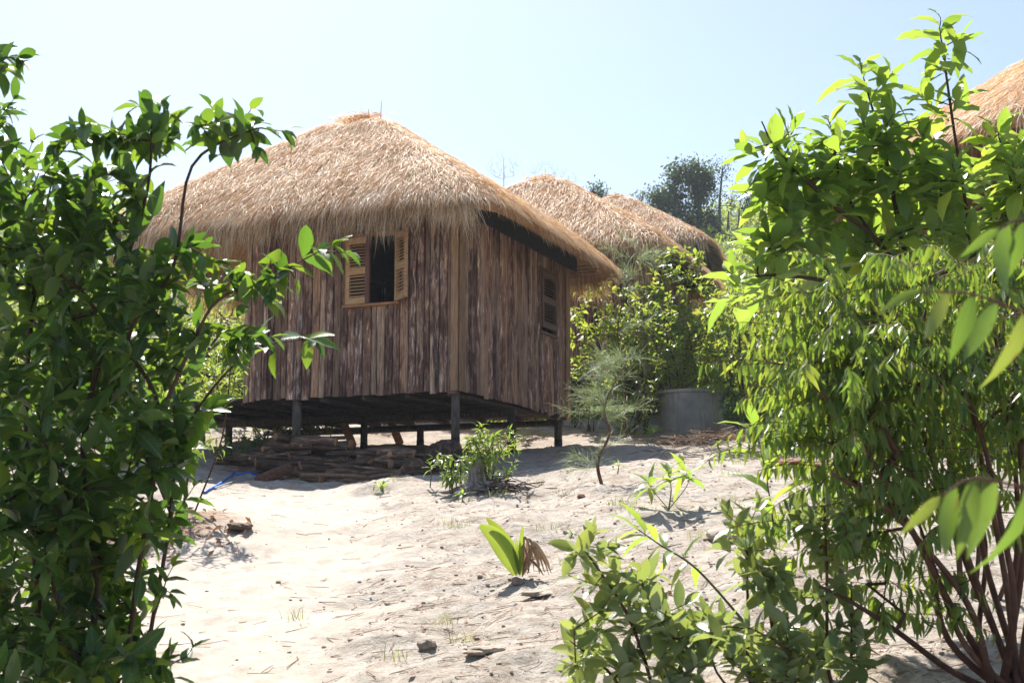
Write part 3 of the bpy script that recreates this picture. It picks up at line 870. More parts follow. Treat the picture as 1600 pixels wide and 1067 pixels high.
    for yl in np.linspace(-0.2, D + 0.2, 8):
        x = cx + hx * 0.98
        mb = MB()
        dz = H * 0.5
        mb.tube([(x - 0.05, yl, ztop_e - 0.19), (cx + 0.5 * hx, cy + (yl - cy) * 0.5, ztop_e + dz - 0.22)], 0.03, 6); mb.obj('rafter', M['rafter'], t, True)
    for xl in np.linspace(-W - 0.1, 0.1, 8):
        y = cy - hy * 0.98
        mb = MB(); mb.tube([(xl, y + 0.05, ztop_e - 0.19), (cx + (xl - cx) * 0.5, cy - 0.5 * hy, ztop_e + H * 0.5 - 0.22)], 0.03, 6); mb.obj('rafter', M['rafter'], t, True)
    # battens seen under the far eave
    for k in range(4):
        y = D + 0.12 + 0.15 * k
        mb = MB(); mb.tube([(-1.2, y, ztop_e - 0.09 - 0.02 * k), (0.5, y, ztop_e - 0.10 - 0.02 * k)], 0.018, 6); mb.obj('batten', M['rafter'], t, True)
    return t


YAW = -R(23)
C0 = P(715, 605, 16.5)
rr_ = np.random.default_rng(11)
hut1 = make_hut('nearest thatched wooden hut on posts with an open louvred window', C0, YAW, rr_)
# two thin sticks poking out of the ridge of the near hut
for (x, h) in ((-2.50, 0.20), (-2.28, 0.30)):
    mb = MB(); mb.tube([(x, 2.0, 4.42), (x + 0.01, 2.0, 4.42 + h)], [0.007, 0.003], 5); mb.obj('ridge_stick', M['dark_stem'], hut1)

C2 = P(1000, 560, 23.9); ap2 = P(840, 284, 27.1)
C2[2] = ap2[2] - 4.5
hut2 = make_hut('second thatched hut in the row, behind the casuarina sapling and shrubs', C2, -R(21), rr_, nstraw=36000, nfringe=11000, wscale=1.6, full=False)
ap3 = P(975, 310, 41.0)
C3 = np.array([P(1082, 500, 38.0)[0], 38.0, ap3[2] - 4.5])
hut3 = make_hut('farthest thatched hut, its pale roof rising behind the second hut', C3, -R(15), rr_, nstraw=18000, nfringe=6000, wscale=2.1, full=False)
ap4 = P(1715, 135, 19.5)
C4 = np.array([ap4[0] + 2.0, ap4[1] - 2.9, ap4[2] - 4.5])
hut4 = make_hut('thatched hut at the right picture edge, half hidden behind the large-leaved tree', C4, R(20), rr_, nstraw=22000, nfringe=6000, wscale=1.2, full=False, cat='hut')

# ------------------------------------------------------------------ leaves
def leaf_template(kind='ellipse', seg=5, width=0.38, fold=0.22, curve=0.25, wave=0.0, seed=0):
    """unit-length leaf along +y, normal +z; returns verts, quads, uv"""
    r = np.random.default_rng(seed)
    V = []; UV = []; F = []
    s = np.linspace(0, 1, seg + 1)
    if kind == 'ellipse': prof = np.sin(np.pi * s ** 0.92) ** 0.75
    elif kind == 'obovate': prof = np.sin(np.pi * s ** 1.35) ** 0.8
    else: prof = np.sin(np.pi * s ** 0.75) ** 0.9
    prof = np.clip(prof, 0.0, 1); prof[0] = 0.10; prof[-1] = 0.02
    for i, t in enumerate(s):
        w = width / 2 * prof[i]
        z = -curve * t * t
        y = t * (1 - 0.18 * curve * t)
        up = fold * w + wave * 0.03 * (1 if i % 2 else -1)
        V += [(-w, y, z + up), (0, y, z), (w, y, z + up + r.normal(0, 0.004))]
        UV += [(0.5 - 0.5 * prof[i], t), (0.5, t), (0.5 + 0.5 * prof[i], t)]
    for i in range(seg):
        F += [(3 * i, 3 * i + 1, 3 * i + 4, 3 * i + 3), (3 * i + 1, 3 * i + 2, 3 * i + 5, 3 * i + 4)]
    return np.array(V), np.array(F), np.array(UV)


QUAD = (np.array([(0, 0, 0), (0.22, 0.5, 0.05), (0, 1, -0.12), (-0.22, 0.5, 0.05)]), np.array([(0, 1, 2, 3)]), np.array([(0.5, 0), (1, 0.5), (0.5, 1), (0, 0.5)]))


class Leaves:
    def __init__(s): s.p = []; s.d = []; s.u = []; s.s = []

    def add(s, p, d, u, sc):
        s.p.append(p); s.d.append(d); s.u.append(u); s.s.append(sc)

    def arrays(s):
        return np.array(s.p), unit(np.array(s.d)), np.array(s.u), np.array(s.s)


def frames(d, u):
    y = unit(d)
    z = u - (u * y).sum(1)[:, None] * y
    z = unit(z)
    x = np.cross(y, z)
    return x, y, z


def in_view(p, margin=40):
    """screen position of world points, to choose which leaves show largest"""
    q = p - np.array([0, 0, EYE])
    dep = q[:, 1] * CP + q[:, 2] * SP
    v = (-q[:, 1] * SP + q[:, 2] * CP) / np.maximum(dep, 0.01)
    px = 800 + FPX * q[:, 0] / np.maximum(dep, 0.01); py = 533.5 - FPX * v
    return dep, (dep > 0.3) & (px > -margin) & (px < 1600 + margin) & (py > -margin) & (py < 1067 + margin)


def put_leaves(parent, arr, templates, mat, nind=300, name='leaf', mass='foliage', base=None):
    p, d, u, s = arr
    base = np.array(base if base is not None else parent.location)
    x, y, z = frames(d, u)
    r = np.random.default_rng(len(p))
    which = r.integers(0, len(templates), len(p))
    dep, ok = in_view(p)
    score = np.where(ok, s / dep, 0) * r.uniform(0.85, 1.15, len(p))
    order = np.argsort(-score)
    ind = set(order[:nind].tolist()) if nind else set()
    ind = {i for i in ind if score[i] > 0}
    meshes = [mesh_np(name, t[0], t[1], mat, True, t[2]) for t in templates] if ind else None
    for i in sorted(ind):
        o = bpy.data.objects.new(name, meshes[which[i]])
        COL.objects.link(o); o.parent = parent
        m = np.eye(4); m[:3, 0] = x[i] * s[i]; m[:3, 1] = y[i] * s[i]; m[:3, 2] = z[i] * s[i]; m[:3, 3] = p[i] - base
        o.matrix_local = Matrix(m.tolist())
    rest = np.array([i for i in range(len(p)) if i not in ind], dtype=int)
    if len(rest) == 0: return
    Vs = []; Fs = []; Us = []; n = 0
    for k, t in enumerate(templates):
        sel = rest[which[rest] == k]
        if not len(sel): continue
        T = t[0]
        vv = (p[sel] - base)[:, None, :] + s[sel][:, None, None] * (T[None, :, 0:1] * x[sel][:, None, :] + T[None, :, 1:2] * y[sel][:, None, :] + T[None, :, 2:3] * z[sel][:, None, :])
        ff = t[1][None] + (np.arange(len(sel)) * len(T))[:, None, None] + n
        Vs.append(vv.reshape(-1, 3)); Fs.append(ff.reshape(-1, t[1].shape[1])); Us.append(np.tile(t[2], (len(sel), 1)))
        n += len(sel) * len(T)
    link(mass, mesh_np(mass, np.concatenate(Vs), np.concatenate(Fs), mat, True, np.concatenate(Us)), parent, kind='stuff')


def edge_tubes(A, B, ra, rb, n=5):
    A = np.asarray(A); B = np.asarray(B)
    d = unit(B - A)
    ref = np.where(np.abs(d[:, 2:3]) < 0.9, np.array([[0, 0, 1.0]]), np.array([[1.0, 0, 0]]))
    u = unit(np.cross(d, ref)); w = np.cross(d, u)
    c = 2 * np.pi * np.arange(n) / n
    ring = np.cos(c)[None, :, None] * u[:, None, :] + np.sin(c)[None, :, None] * w[:, None, :]
    VA = A[:, None, :] + ring * ra[:, None, None]; VB = B[:, None, :] + ring * rb[:, None, None]
    V = np.concatenate([VA, VB], 1).reshape(-1, 3)
    k = np.arange(n); k2 = (k + 1) % n
    f = np.stack([k, k2, n + k2, n + k], 1)
    F = (np.arange(len(A)) * 2 * n)[:, None, None] + f[None]
    return V, F.reshape(-1, 4)


def ellipsoid(r, c, rad, n):
    v = unit(r.normal(0, 1, (n, 3))) * (r.uniform(0.15, 1, n) ** (1 / 2.4))[:, None]
    return np.array(c) + v * np.array(rad)


def blob(r, px, py, Y, rx, ry, rd, n):
    c = P(px, py, Y); k = Y / FPX
    return ellipsoid(r, c, (rx * k, rd, ry * k), n)


def grow(stems, targets, r, step=0.10, sag=0.0, along=0.15):
    """stems: list of polylines; returns nodes, parents, tips (index of the last node of each twig)"""
    nodes = []; par = []
    for st in stems:
        prev = -1
        for q in st:
            nodes.append(np.array(q)); par.append(prev); prev = len(nodes) - 1
    nst = len(nodes)
    root = nodes[0]
    order = np.argsort(np.linalg.norm(targets - root, axis=1) + r.normal(0, 0.05, len(targets)))
    cap = nst + len(targets) * 12
    arr = np.zeros((cap, 3)); arr[:nst] = nodes; n = nst
    tips = []
    for i in order:
        t = targets[i]
        dv = t - arr[:n]
        dist = np.linalg.norm(dv, axis=1)
        pen = dist * (1 + 0.45 * np.clip(-(dv[:, 2]) / (dist + 1e-6), 0, 1))
        j = int(np.argmin(pen)); L = dist[j]
        if L < 0.02: continue
        k = max(1, min(10, int(L / step)))
        prev = j
        bend = r.normal(0, 0.07, 3) * L
        for q in range(1, k + 1):
            s = q / k
            pt = arr[j] + (t - arr[j]) * s + bend * math.sin(math.pi * s) + np.array([0, 0, sag * L * math.sin(math.pi * s)])
            arr[n] = pt; par.append(prev); prev = n; n += 1
        tips.append(n - 1)
    return arr[:n].copy(), np.array(par), tips, nst


def branch_mesh(nodes, par, r0=0.0016, p=0.42, rmax=0.03, nst=0, n=5, skip_stems=True):
    cnt = np.ones(len(nodes))
    for i in range(len(nodes) - 1, -1, -1):
        if par[i] >= 0: cnt[par[i]] += cnt[i]
    rad = np.minimum(r0 * cnt ** p, rmax)
    idx = np.array([i for i in range(len(nodes)) if par[i] >= 0 and not (skip_stems and i < nst)])
    if not len(idx): return None, None, rad
    V, F = edge_tubes(nodes[par[idx]], nodes[idx], np.minimum(rad[par[idx]], rad[idx] * 1.25), rad[idx], n)
    return V, F, rad


def twig_leaves(LV, p0, d, r, pairs=3, gap=0.04, size=0.09, angle=60, upn=0.8, term=True, droop=0.1, jit=0.18):
    """opposite leaf pairs along a short shoot that ends at p0"""
    d = d / (np.linalg.norm(d) + 1e-9)
    a = np.cross(d, (0, 0, 1.0)); a /= np.linalg.norm(a) + 1e-9
    b = np.cross(a, d)
    ph = r.uniform(0, math.pi)
    for k in range(pairs):
        q = p0 - d * gap * k
        sz = size * (0.62 + 0.38 * min(1, k / 1.5)) * r.uniform(0.75, 1.15)
        an = R(angle * (0.55 + 0.45 * min(1, k / 1.5)))
        for sg in (0, math.pi):
            f = ph + k * math.pi / 2 + sg + r.normal(0, 0.2)
            side = math.cos(f) * a + math.sin(f) * b
            dd = d * math.cos(an) + side * math.sin(an) + np.array([0, 0, -droop]) + r.normal(0, jit * 0.5, 3)
            up = np.array([0, 0, upn]) + d * 0.45 + r.normal(0, jit * 1.6, 3)
            LV.add(q, dd, up, sz * r.uniform(0.85, 1.1))


def shrub(name, label, cat, base, stems, targets, r, leaf, mat, stem_mat, group=None, nind=0, pairs=3, size=0.06, gap=0.03, angle=60,
          r0=0.0016, rmax=0.03, step=0.1, mid=0.0, droop=0.1, upn=0.8, part='leaf', mass='foliage', tub=4, sag=0.0, leaf_fn=None, templates=None, stem_r=None, bare=False, p=0.42):
    base = np.array(base, float)
    t = empty(name, base, 0, label, cat, group)
    nodes, par, tips, nst = grow(stems, targets, r, step, sag)
    V, F, rad = branch_mesh(nodes, par, r0, p, rmax, nst, tub)
    # main stems, each one a part
    i0 = 0
    for st in stems:
        k = len(st); rr = rad[i0:i0 + k] if stem_r is None else np.linspace(stem_r, stem_r * 0.35, k)
        rr = np.maximum.accumulate(np.maximum(rr, r0 * 1.4)[::-1])[::-1]
        VV, FF = sweep(np.array(st) - base, rr, 7)
        link('trunk' if cat == 'tree' else 'stem', mesh_np('stem', np.array(VV), FF, stem_mat), t)
        i0 += k
    if V is not None:
        link('branches', mesh_np('branches', V - base, F, stem_mat), t, kind='stuff')
    if bare: return t, nodes, par, tips
    LV = Leaves()
    for i in tips:
        d = nodes[i] - nodes[par[i]]
        if leaf_fn: leaf_fn(LV, nodes, par, i, r)
        else: twig_leaves(LV, nodes[i], d, r, pairs, gap, size, angle, upn, True, droop)
    if mid:
        for i in range(nst, len(nodes)):
            if r.random() < mid:
                d = nodes[i] - nodes[par[i]]
                twig_leaves(LV, nodes[i], d, r, 1, gap, size, angle + 10, upn, False, droop)
    put_leaves(t, LV.arrays(), templates or [leaf], mat, nind, part, mass, base)
    return t, nodes, par, tips


def ground_at(px, Y):
    x = (px - 800) / FPX * Y * 1.0
    return np.array([x, Y, g1(x, Y)])


def stem_px(pts, n=5):
    return list(smooth_line([P(*q) for q in pts], n))


T_ELL = [leaf_template('ellipse' if k % 2 else 'lance', 6, w_, 0.32, c, 0.4, k) for k, (c, w_) in enumerate(((0.05, 0.44), (0.2, 0.38), (0.36, 0.42), (0.55, 0.40)))]
T_BIG = [leaf_template('obovate', 6, 0.37, 0.26, c, 0.6, k) for k, c in enumerate((0.05, 0.25, 0.45, 0.75))]
T_LAN = [leaf_template('lance', 5, w_, 0.4, c, 0, k) for k, (c, w_) in enumerate(((0.15, 0.21), (0.35, 0.19), (0.55, 0.23), (-0.1, 0.20)))]
T_LONG = [leaf_template('lance', 6, 0.24, 0.30, c, 0.4, k) for k, c in enumerate((0.30, 0.50, 0.75))]
T_OVA = [leaf_template('ellipse', 5, 0.44, 0.28, c, 0, k) for k, c in enumerate((0.0, 0.12, 0.30))]
T_SMALL = [leaf_template('ellipse', 2, 0.45, 0.3, c, 0, k) for k, c in enumerate((0.1, 0.4))]

# ---- left: glossy dark shrub standing close to the camera
r = np.random.default_rng(21)
bx = ground_at(110, 4.7)
b2 = ground_at(220, 4.8); b3 = ground_at(-60, 4.6)
stems = [
    list(smooth_line([bx, P(150, 950, 4.7), P(130, 700, 4.7), P(180, 470, 4.7), P(230, 300, 4.7), P(238, 170, 4.7)], 5)),
    list(smooth_line([bx + (-.1, .1, 0), P(60, 950, 4.8), P(40, 650, 4.9), P(60, 400, 4.9), P(90, 240, 4.9)], 5)),
    list(smooth_line([b2, P(240, 960, 4.8), P(262, 840, 4.8), P(280, 700, 4.8), P(330, 610, 4.75), P(400, 545, 4.7), P(480, 530, 4.7)], 5)),
    list(smooth_line([b2 + (-.05, 0, 0), P(215, 900, 4.7), P(250, 650, 4.6), P(200, 530, 4.6), P(270, 420, 4.5), P(300, 260, 4.5), P(390, 205, 4.5), P(425, 203, 4.5)], 5)),
    list(smooth_line([P(250, 650, 4.6), P(300, 540, 4.55), P(340, 470, 4.5), P(420, 435, 4.5), P(500, 392, 4.5)], 5)),
    list(smooth_line([b3, P(-40, 800, 4.4), P(-50, 400, 4.3), P(-30, 200, 4.3), P(5, 95, 4.3)], 5)),
    list(smooth_line([b2, P(205, 1060, 4.6), P(235, 980, 4.5), P(262, 900, 4.5)], 4)),
    list(smooth_line([b2 + (.03, 0, 0), P(180, 1075, 4.6), P(240, 1050, 4.5), P(292, 1025, 4.45)], 4)),
]
tg = [blob(r, 55, 330, 4.8, 85, 125, .45, 46), blob(r, 160, 280, 4.7, 85, 85, .35, 42), blob(r, 230, 190, 4.7, 35, 35, .2, 9), blob(r, 110, 470, 4.8, 125, 140, .5, 86),
      blob(r, 235, 490, 4.6, 75, 95, .35, 34), blob(r, 100, 690, 4.8, 140, 140, .5, 96), blob(r, 250, 650, 4.7, 60, 90, .3, 28), blob(r, 65, 900, 4.7, 115, 150, .5, 85),
      blob(r, 335, 200, 4.5, 45, 25, .12, 6), blob(r, 400, 440, 4.5, 70, 18, .12, 8), blob(r, 390, 540, 4.6, 75, 20, .12, 9), blob(r, 300, 410, 4.6, 45, 35, .2, 7),
      blob(r, 210, 800, 4.7, 65, 70, .3, 22), blob(r, 60, 1040, 4.4, 130, 60, .3, 40), blob(r, 240, 1050, 4.4, 60, 25, .15, 6), blob(r, 15, 95, 4.3, 25, 30, .1, 3), blob(r, 0, 200, 4.4, 25, 80, .2, 8),
      np.array([P(440, 205, 4.5), P(520, 385, 4.5), P(540, 395, 4.5), P(490, 535, 4.65), P(400, 230, 4.5), P(330, 165, 4.6), P(392, 172, 4.55), P(265, 925, 4.5), P(303, 760, 4.7), P(325, 640, 4.7), P(270, 885, 4.5), P(300, 1012, 4.45)])]
tg += [blob(r, 70, 420, 5.4, 110, 200, .3, 46), blob(r, 90, 700, 5.4, 130, 150, .3, 56), blob(r, 60, 930, 5.2, 110, 130, .3, 46), blob(r, 190, 560, 5.2, 90, 120, .3, 30), blob(r, 160, 840, 5.1, 80, 90, .3, 34), blob(r, 150, 980, 4.9, 90, 80, .3, 34)]
tg = np.concatenate(tg)
shrub('glossy_shrub', 'tall glossy dark green shrub filling the left side beside the path', 'shrub', bx, stems, tg, r, None, M['leaf_glossy'], M['dark_stem'],
      nind=300, pairs=3, size=0.128, gap=0.056, angle=60, r0=0.0015, rmax=0.013, step=0.12, mid=0.5, templates=T_ELL, droop=0.06, part='leaf')

# a second plant of narrow leaves behind it, seen over the path beyond
r = np.random.default_rng(22)
bs = gh(285, 800)
st = [list(smooth_line([bs, bs + (0.05, 0, 0.5), bs + (0.0, 0, 1.1)], 4)), list(smooth_line([bs + (.1, 0, 0), bs + (0.3, 0, 0.6), bs + (0.35, 0, 1.2)], 4)), list(smooth_line([bs - (.1, 0, 0), bs + (-0.4, 0, 0.7), bs + (-0.5, 0, 1.3)], 4))]
tg = np.concatenate([ellipsoid(r, bs + (0.0, 0, 0.95), (0.55, 0.4, 0.55), 90), ellipsoid(r, bs + (-0.5, 0.2, 1.1), (0.5, 0.4, 0.6), 50)])
shrub('narrow_leaved_shrub', 'bright narrow-leaved shrub behind the glossy shrub, left of the firewood', 'shrub', bs, st, tg, r, None, M['leaf_droop'], M['dark_stem'],
      nind=0, pairs=4, size=0.085, gap=0.04, angle=55, r0=0.002, rmax=0.012, mid=0.3, templates=T_LAN, droop=0.6)

# ---- right: large-leaved light green tree
r = np.random.default_rng(23)


def whorl(LV, nodes, par, i, r, size=0.19, n=9, up=0.55):
    p = nodes[i]; d = nodes[i] - nodes[par[i]]; d = d / np.linalg.norm(d)
    d = d * 0.7 + np.array([0, 0, 0.6]); d /= np.linalg.norm(d)
    a = np.cross(d, (0.3, 0.1, 1.0)); a /= np.linalg.norm(a); b = np.cross(a, d)
    for k in range(n):
        f = k * 2.4 + r.normal(0, 0.15)
        s = k / n
        an = R(28 + 62 * s + r.normal(0, 8))
        side = math.cos(f) * a + math.sin(f) * b
        dd = d * math.cos(an) + side * math.sin(an) + np.array([0, 0, -0.12 * s])
        LV.add(p - d * 0.17 * s, dd, np.array([0, 0, 1.0]) + d * 0.3 + r.normal(0, 0.22, 3), size * (0.62 + 0.5 * min(1, s * 2)) * r.uniform(0.8, 1.12))


YB = 6.6
bt = ground_at(1500, YB)
stems = [
    list(smooth_line([bt, P(1500, 900, YB), P(1480, 600, YB), P(1420, 420, YB), P(1385, 250, YB), P(1350, 125, YB)], 5)),
    list(smooth_line([bt + (.05, 0.05, 0), P(1530, 800, YB), P(1520, 420, YB), P(1490, 200, YB), P(1468, 45, YB)], 5)),
    list(smooth_line([P(1480, 600, YB), P(1390, 400, YB - .1), P(1300, 320, YB - .2), P(1215, 235, YB - .2), P(1190, 190, YB - .2)], 5)),
    list(smooth_line([P(1400, 420, YB), P(1320, 300, YB), P(1300, 205, YB)], 5)),
    list(smooth_line([bt + (.15, 0.0, 0), P(1600, 800, YB), P(1600, 400, YB), P(1560, 210, YB)], 5)),
    list(smooth_line([P(1400, 480, YB), P(1290, 440, YB - .3), P(1200, 430, YB - .4), P(1150, 440, YB - .5)], 5)),
]
tg = np.concatenate([blob(r, 1230, 260, YB - .1, 60, 50, .3, 10), blob(r, 1320, 250, YB, 75, 65, .35, 14), blob(r, 1400, 240, YB, 70, 95, .35, 15), blob(r, 1500, 290, YB, 85, 85, .4, 20),
                     blob(r, 1580, 280, YB, 50, 100, .4, 14), blob(r, 1270, 370, YB, 85, 60, .4, 15), blob(r, 1420, 400, YB, 120, 70, .4, 18), blob(r, 1190, 400, YB - .2, 40, 70, .2, 6),
                     np.array([P(1470, 70, YB), P(1465, 110, YB), P(1500, 150, YB), P(1440, 150, YB), P(1470, 32, YB), P(1345, 100, YB), P(1370, 140, YB), P(1190, 190, YB - .2), P(1165, 235, YB - .2), P(1295, 190, YB),
                               P(1180, 300, YB - .2), P(1145, 432, YB - .5), P(1180, 420, YB - .4), P(1560, 195, YB), P(1595, 215, YB), P(1390, 115, YB), P(1500, 60, YB), P(1240, 200, YB - .2)])])
shrub('large_leaved_tree', 'young tree with large light green leaves, tallest plant on the right', 'tree', bt, stems, tg, r, None, M['leaf_big'], M['dark_stem'],
      nind=300, r0=0.0028, rmax=0.018, step=0.12, leaf_fn=whorl, templates=T_BIG, mid=0.2, size=0.2, angle=65)

# ---- right: many-stemmed bush with rows of hanging leaves
r = np.random.default_rng(24)
YD = 4.85


def spray_fn(size=0.077, length=(0.20, 0.42), gap=0.0185):
    def fn(LV, nodes, par, i, r, sink=None):
        p = nodes[i]; d = nodes[i] - nodes[par[i]]
        h = np.array([d[0], d[1] * 0.8, 0]) + np.array([r.normal(-0.01, 0.05), r.normal(-0.03, 0.04), 0])
        h /= np.linalg.norm(h) + 1e-9
        L = r.uniform(*length); n = int(L / gap)
        side = np.cross(h, (0, 0, 1.0))
        arch = r.uniform(0.10, 0.5); rise = r.uniform(-0.1, 0.45)
        pr = p
        for k in range(n):
            s = k / n
            q = p + h * (L * s) + np.array([0, 0, L * (rise * s - arch * s * s)])
            if spray_fn.lines is not None: spray_fn.lines.append((pr, q))
            pr = q
            sg = 1 if k % 2 else -1
            sz = size * (0.75 + 0.45 * math.sin(math.pi * min(1, s + 0.2))) * r.uniform(0.8, 1.2)
            dd = np.array([0, 0, -0.9]) + side * sg * r.uniform(0.15, 0.7) + h * r.uniform(0.0, 0.6) + r.normal(0, 0.17, 3)
            up = h * 0.5 + side * sg * 0.35 + np.array([0, 0, 0.5]) + r.normal(0, 0.35, 3)
            LV.add(q, dd, up, sz)
    return fn


spray_fn.lines = []
bd = ground_at(1555, YD)
def sp(*q): return list(smooth_line([bd + r.normal(0, 0.035, 3) * (1, 1, 0)] + [P(a, b, c) for a, b, c in q], 5))
stems = [sp((1545, 960, YD), (1475, 770, YD), (1405, 570, YD), (1375, 430, YD)),
         sp((1500, 970, YD - .1), (1425, 830, YD - .2), (1345, 690, YD - .3), (1270, 600, YD - .4)),
         sp((1570, 900, YD), (1530, 700, YD), (1485, 480, YD)),
         sp((1600, 850, YD), (1588, 600, YD), (1600, 400, YD)),
         sp((1490, 1050, YD - .1), (1400, 985, YD - .2), (1330, 940, YD - .2), (1280, 915, YD - .2)),
         sp((1482, 1000, YD), (1452, 880, YD), (1395, 770, YD + .1), (1380, 700, YD + .2)),
         sp((1585, 950, YD - .2), (1560, 800, YD - .2), (1520, 640, YD - .2), (1440, 520, YD - .3)),
         sp((1560, 1000, YD + .1), (1500, 850, YD + .1), (1480, 700, YD + .2), (1450, 600, YD + .3)),
         sp((1580, 980, YD + .1), (1590, 780, YD + .1), (1560, 560, YD + .1), (1540, 420, YD + .1)),
         sp((1520, 960, YD - .15), (1450, 860, YD - .2), (1370, 780, YD - .3), (1300, 740, YD - .4)),
         sp((1600, 1000, YD - .1), (1640, 800, YD - .1), (1650, 600, YD)), sp((1530, 1000, YD + .2), (1540, 850, YD + .25), (1505, 700, YD + .3)), sp((1510, 1010, YD - .1), (1465, 900, YD - .1), (1430, 800, YD)),
         sp((1545, 900, YD + .15), (1515, 780, YD + .2), (1430, 620, YD + .2), (1330, 500, YD + .2))]
tg = np.concatenate([blob(r, 1390, 450, YD, 125, 60, .35, 48), blob(r, 1325, 540, YD - .1, 90, 70, .35, 54), blob(r, 1320, 640, YD - .2, 80, 60, .3, 40), blob(r, 1400, 600, YD, 130, 100, .4, 84),
                     blob(r, 1540, 500, YD, 90, 120, .4, 66), blob(r, 1560, 660, YD, 80, 90, .4, 50), blob(r, 1380, 740, YD, 90, 60, .35, 40), blob(r, 1330, 820, YD, 80, 50, .3, 20),
                     blob(r, 1500, 780, YD, 100, 60, .4, 20), blob(r, 1430, 920, YD, 90, 60, .3, 9), blob(r, 1250, 570, YD - .3, 25, 50, .2, 6), blob(r, 1350, 930, YD, 60, 30, .2, 4)])
t, nodes, par, tips = shrub('hanging_leaf_bush', 'many-stemmed bush with rows of narrow hanging leaves at the right', 'bush', bd, stems, tg, r, None, M['leaf_droop'], M['red_stem'],
                            nind=300, r0=0.0021, rmax=0.022, step=0.13, leaf_fn=spray_fn(), templates=T_LAN, stem_r=0.0145, mid=0.0)
A = np.array([a for a, b in spray_fn.lines]); B = np.array([b for a, b in spray_fn.lines])
V, F = edge_tubes(A - bd, B - bd, np.full(len(A), 0.0016), np.full(len(A), 0.0014), 3)
link('twigs', mesh_np('twigs', V, F, M['red_stem']), t, kind='stuff')

# ---- nearest twigs with large leaves at the right edge, out of focus
r = np.random.default_rng(25)


def near_twig(label, pts, Y, size, seed):
    r = np.random.default_rng(seed)
    root = np.array([P(1740, 420, Y)[0], Y, g1(P(1740, 420, Y)[0], Y)])
    line = smooth_line([P(a, b, Y + c) for a, b, c in pts], 8)
    t = empty('leafy_branch', root, 0, label, 'branch', 'blurred leafy branches at the right edge')
    full = smooth_line([root] + [line[0] + (0.02, 0, -0.4), line[0]], 6)
    VV, FF = sweep(np.concatenate([full[:-1], line]) - root, np.linspace(0.004, 0.0012, len(full) - 1 + len(line)), 7)
    link('stem', mesh_np('stem', np.array(VV), FF, M['red_stem']), t)
    LV = Leaves()
    n = len(line)
    k = 4
    sg = 1
    while k < n:
        d = line[k] - line[k - 1]; d /= np.linalg.norm(d)
        side = np.cross(d, (0, 0, 1.0))
        last = k >= n - 3
        dd = d * (1.0 if last else 0.35) + np.array([0, 0, -0.05 if last else -1.0]) + side * sg * 0.25 + r.normal(0, 0.1, 3)
        LV.add(line[k], dd, side * sg * 0.8 + d * -0.4 + np.array([0, 0, 0.4]) + r.normal(0, 0.2, 3), size * (0.6 if last else r.uniform(0.8, 1.1)))
        sg = -sg; k += 3 if last else 4
    put_leaves(t, LV.arrays(), T_LONG, M['leaf_near'], 300, 'leaf', 'foliage', root)


near_twig('blurred leafy branch level with the hut eaves, upper of the two lower right-edge branches', [(1720, 390, .1), (1640, 360, .05), (1590, 335, 0), (1500, 452, 0)][:0] + [(1760, 420, .1), (1680, 385, .05), (1600, 345, 0), (1510, 456, 0)][:0] + [(1780, 420, .1), (1690, 380, .05), (1600, 345, 0), (1560, 358, 0)], 1.7, 0.100, 1)
near_twig('blurred branch of big hanging leaves pointing left across the hanging-leaf bush', [(1790, 440, .1), (1690, 400, .05), (1600, 350, 0), (1545, 325, 0), (1490, 458, 0)][:0] + [(1790, 560, .1), (1700, 515, .05), (1600, 488, 0), (1520, 460, 0), (1440, 455, 0)], 1.65, 0.098, 2)
near_twig('lowest blurred branch at the right edge, in front of the bare red stems', [(1800, 830, .1), (1700, 790, .05), (1600, 762, 0), (1520, 748, 0), (1470, 775, 0)], 1.6, 0.105, 3)

# ---- lower right: grey-green shrub
r = np.random.default_rng(26)


def rosette(LV, nodes, par, i, r):
    p = nodes[i]; d = nodes[i] - nodes[par[i]]; d = d / np.linalg.norm(d)
    d = d * 0.9 + np.array([0, 0, 0.35]) + r.normal(0, 0.2, 3); d /= np.linalg.norm(d)
    twig_leaves(LV, p, d, r, 4, 0.036, 0.112, 66, 0.9, True, 0.0, 0.25)


def grey(label, base, stems, tg, seed, n):
    shrub('grey_green_shrub', label, 'shrub', base, stems, tg, np.random.default_rng(seed), None, M['leaf_grey'], M['red_stem'], group='grey-green shrubs at the lower right',
          nind=n, r0=0.0017, rmax=0.010, step=0.08, leaf_fn=rosette, templates=T_OVA, mid=0.45, size=0.105, angle=60, gap=0.03)


YG = 4.75
b = ground_at(1010, YG)
grey('leftmost low grey-green shrub spreading over the sand at the bottom', b,
     [list(smooth_line([b, P(1020, 1080, YG), P(980, 960, YG), P(915, 860, YG)], 5)), list(smooth_line([b, P(1040, 1060, YG), P(1020, 960, YG), P(1000, 900, YG)], 5)), list(smooth_line([b, P(960, 1060, YG), P(890, 1000, YG)], 5))],
     np.concatenate([blob(r, 930, 880, YG, 60, 50, .2, 8), blob(r, 1000, 940, YG, 85, 55, .25, 15), blob(r, 940, 1010, YG, 75, 50, .25, 14), blob(r, 1050, 1030, YG, 70, 50, .25, 15)]), 31, 300)
b = ground_at(1180, YG)
grey('middle grey-green shrub between the leftmost one and the red stems', b,
     [list(smooth_line([b, P(1170, 1050, YG), P(1168, 930, YG), P(1165, 830, YG)], 5)), list(smooth_line([b, P(1210, 1040, YG), P(1200, 940, YG), P(1180, 860, YG)], 5)), list(smooth_line([b, P(1120, 1050, YG), P(1110, 980, YG)], 5))],
     np.concatenate([blob(r, 1170, 830, YG, 55, 50, .2, 9), blob(r, 1190, 920, YG, 80, 50, .25, 9), blob(r, 1150, 990, YG, 95, 55, .3, 17), blob(r, 1220, 1040, YG, 90, 50, .3, 16)]), 32, 300)
b = ground_at(1310, YG)
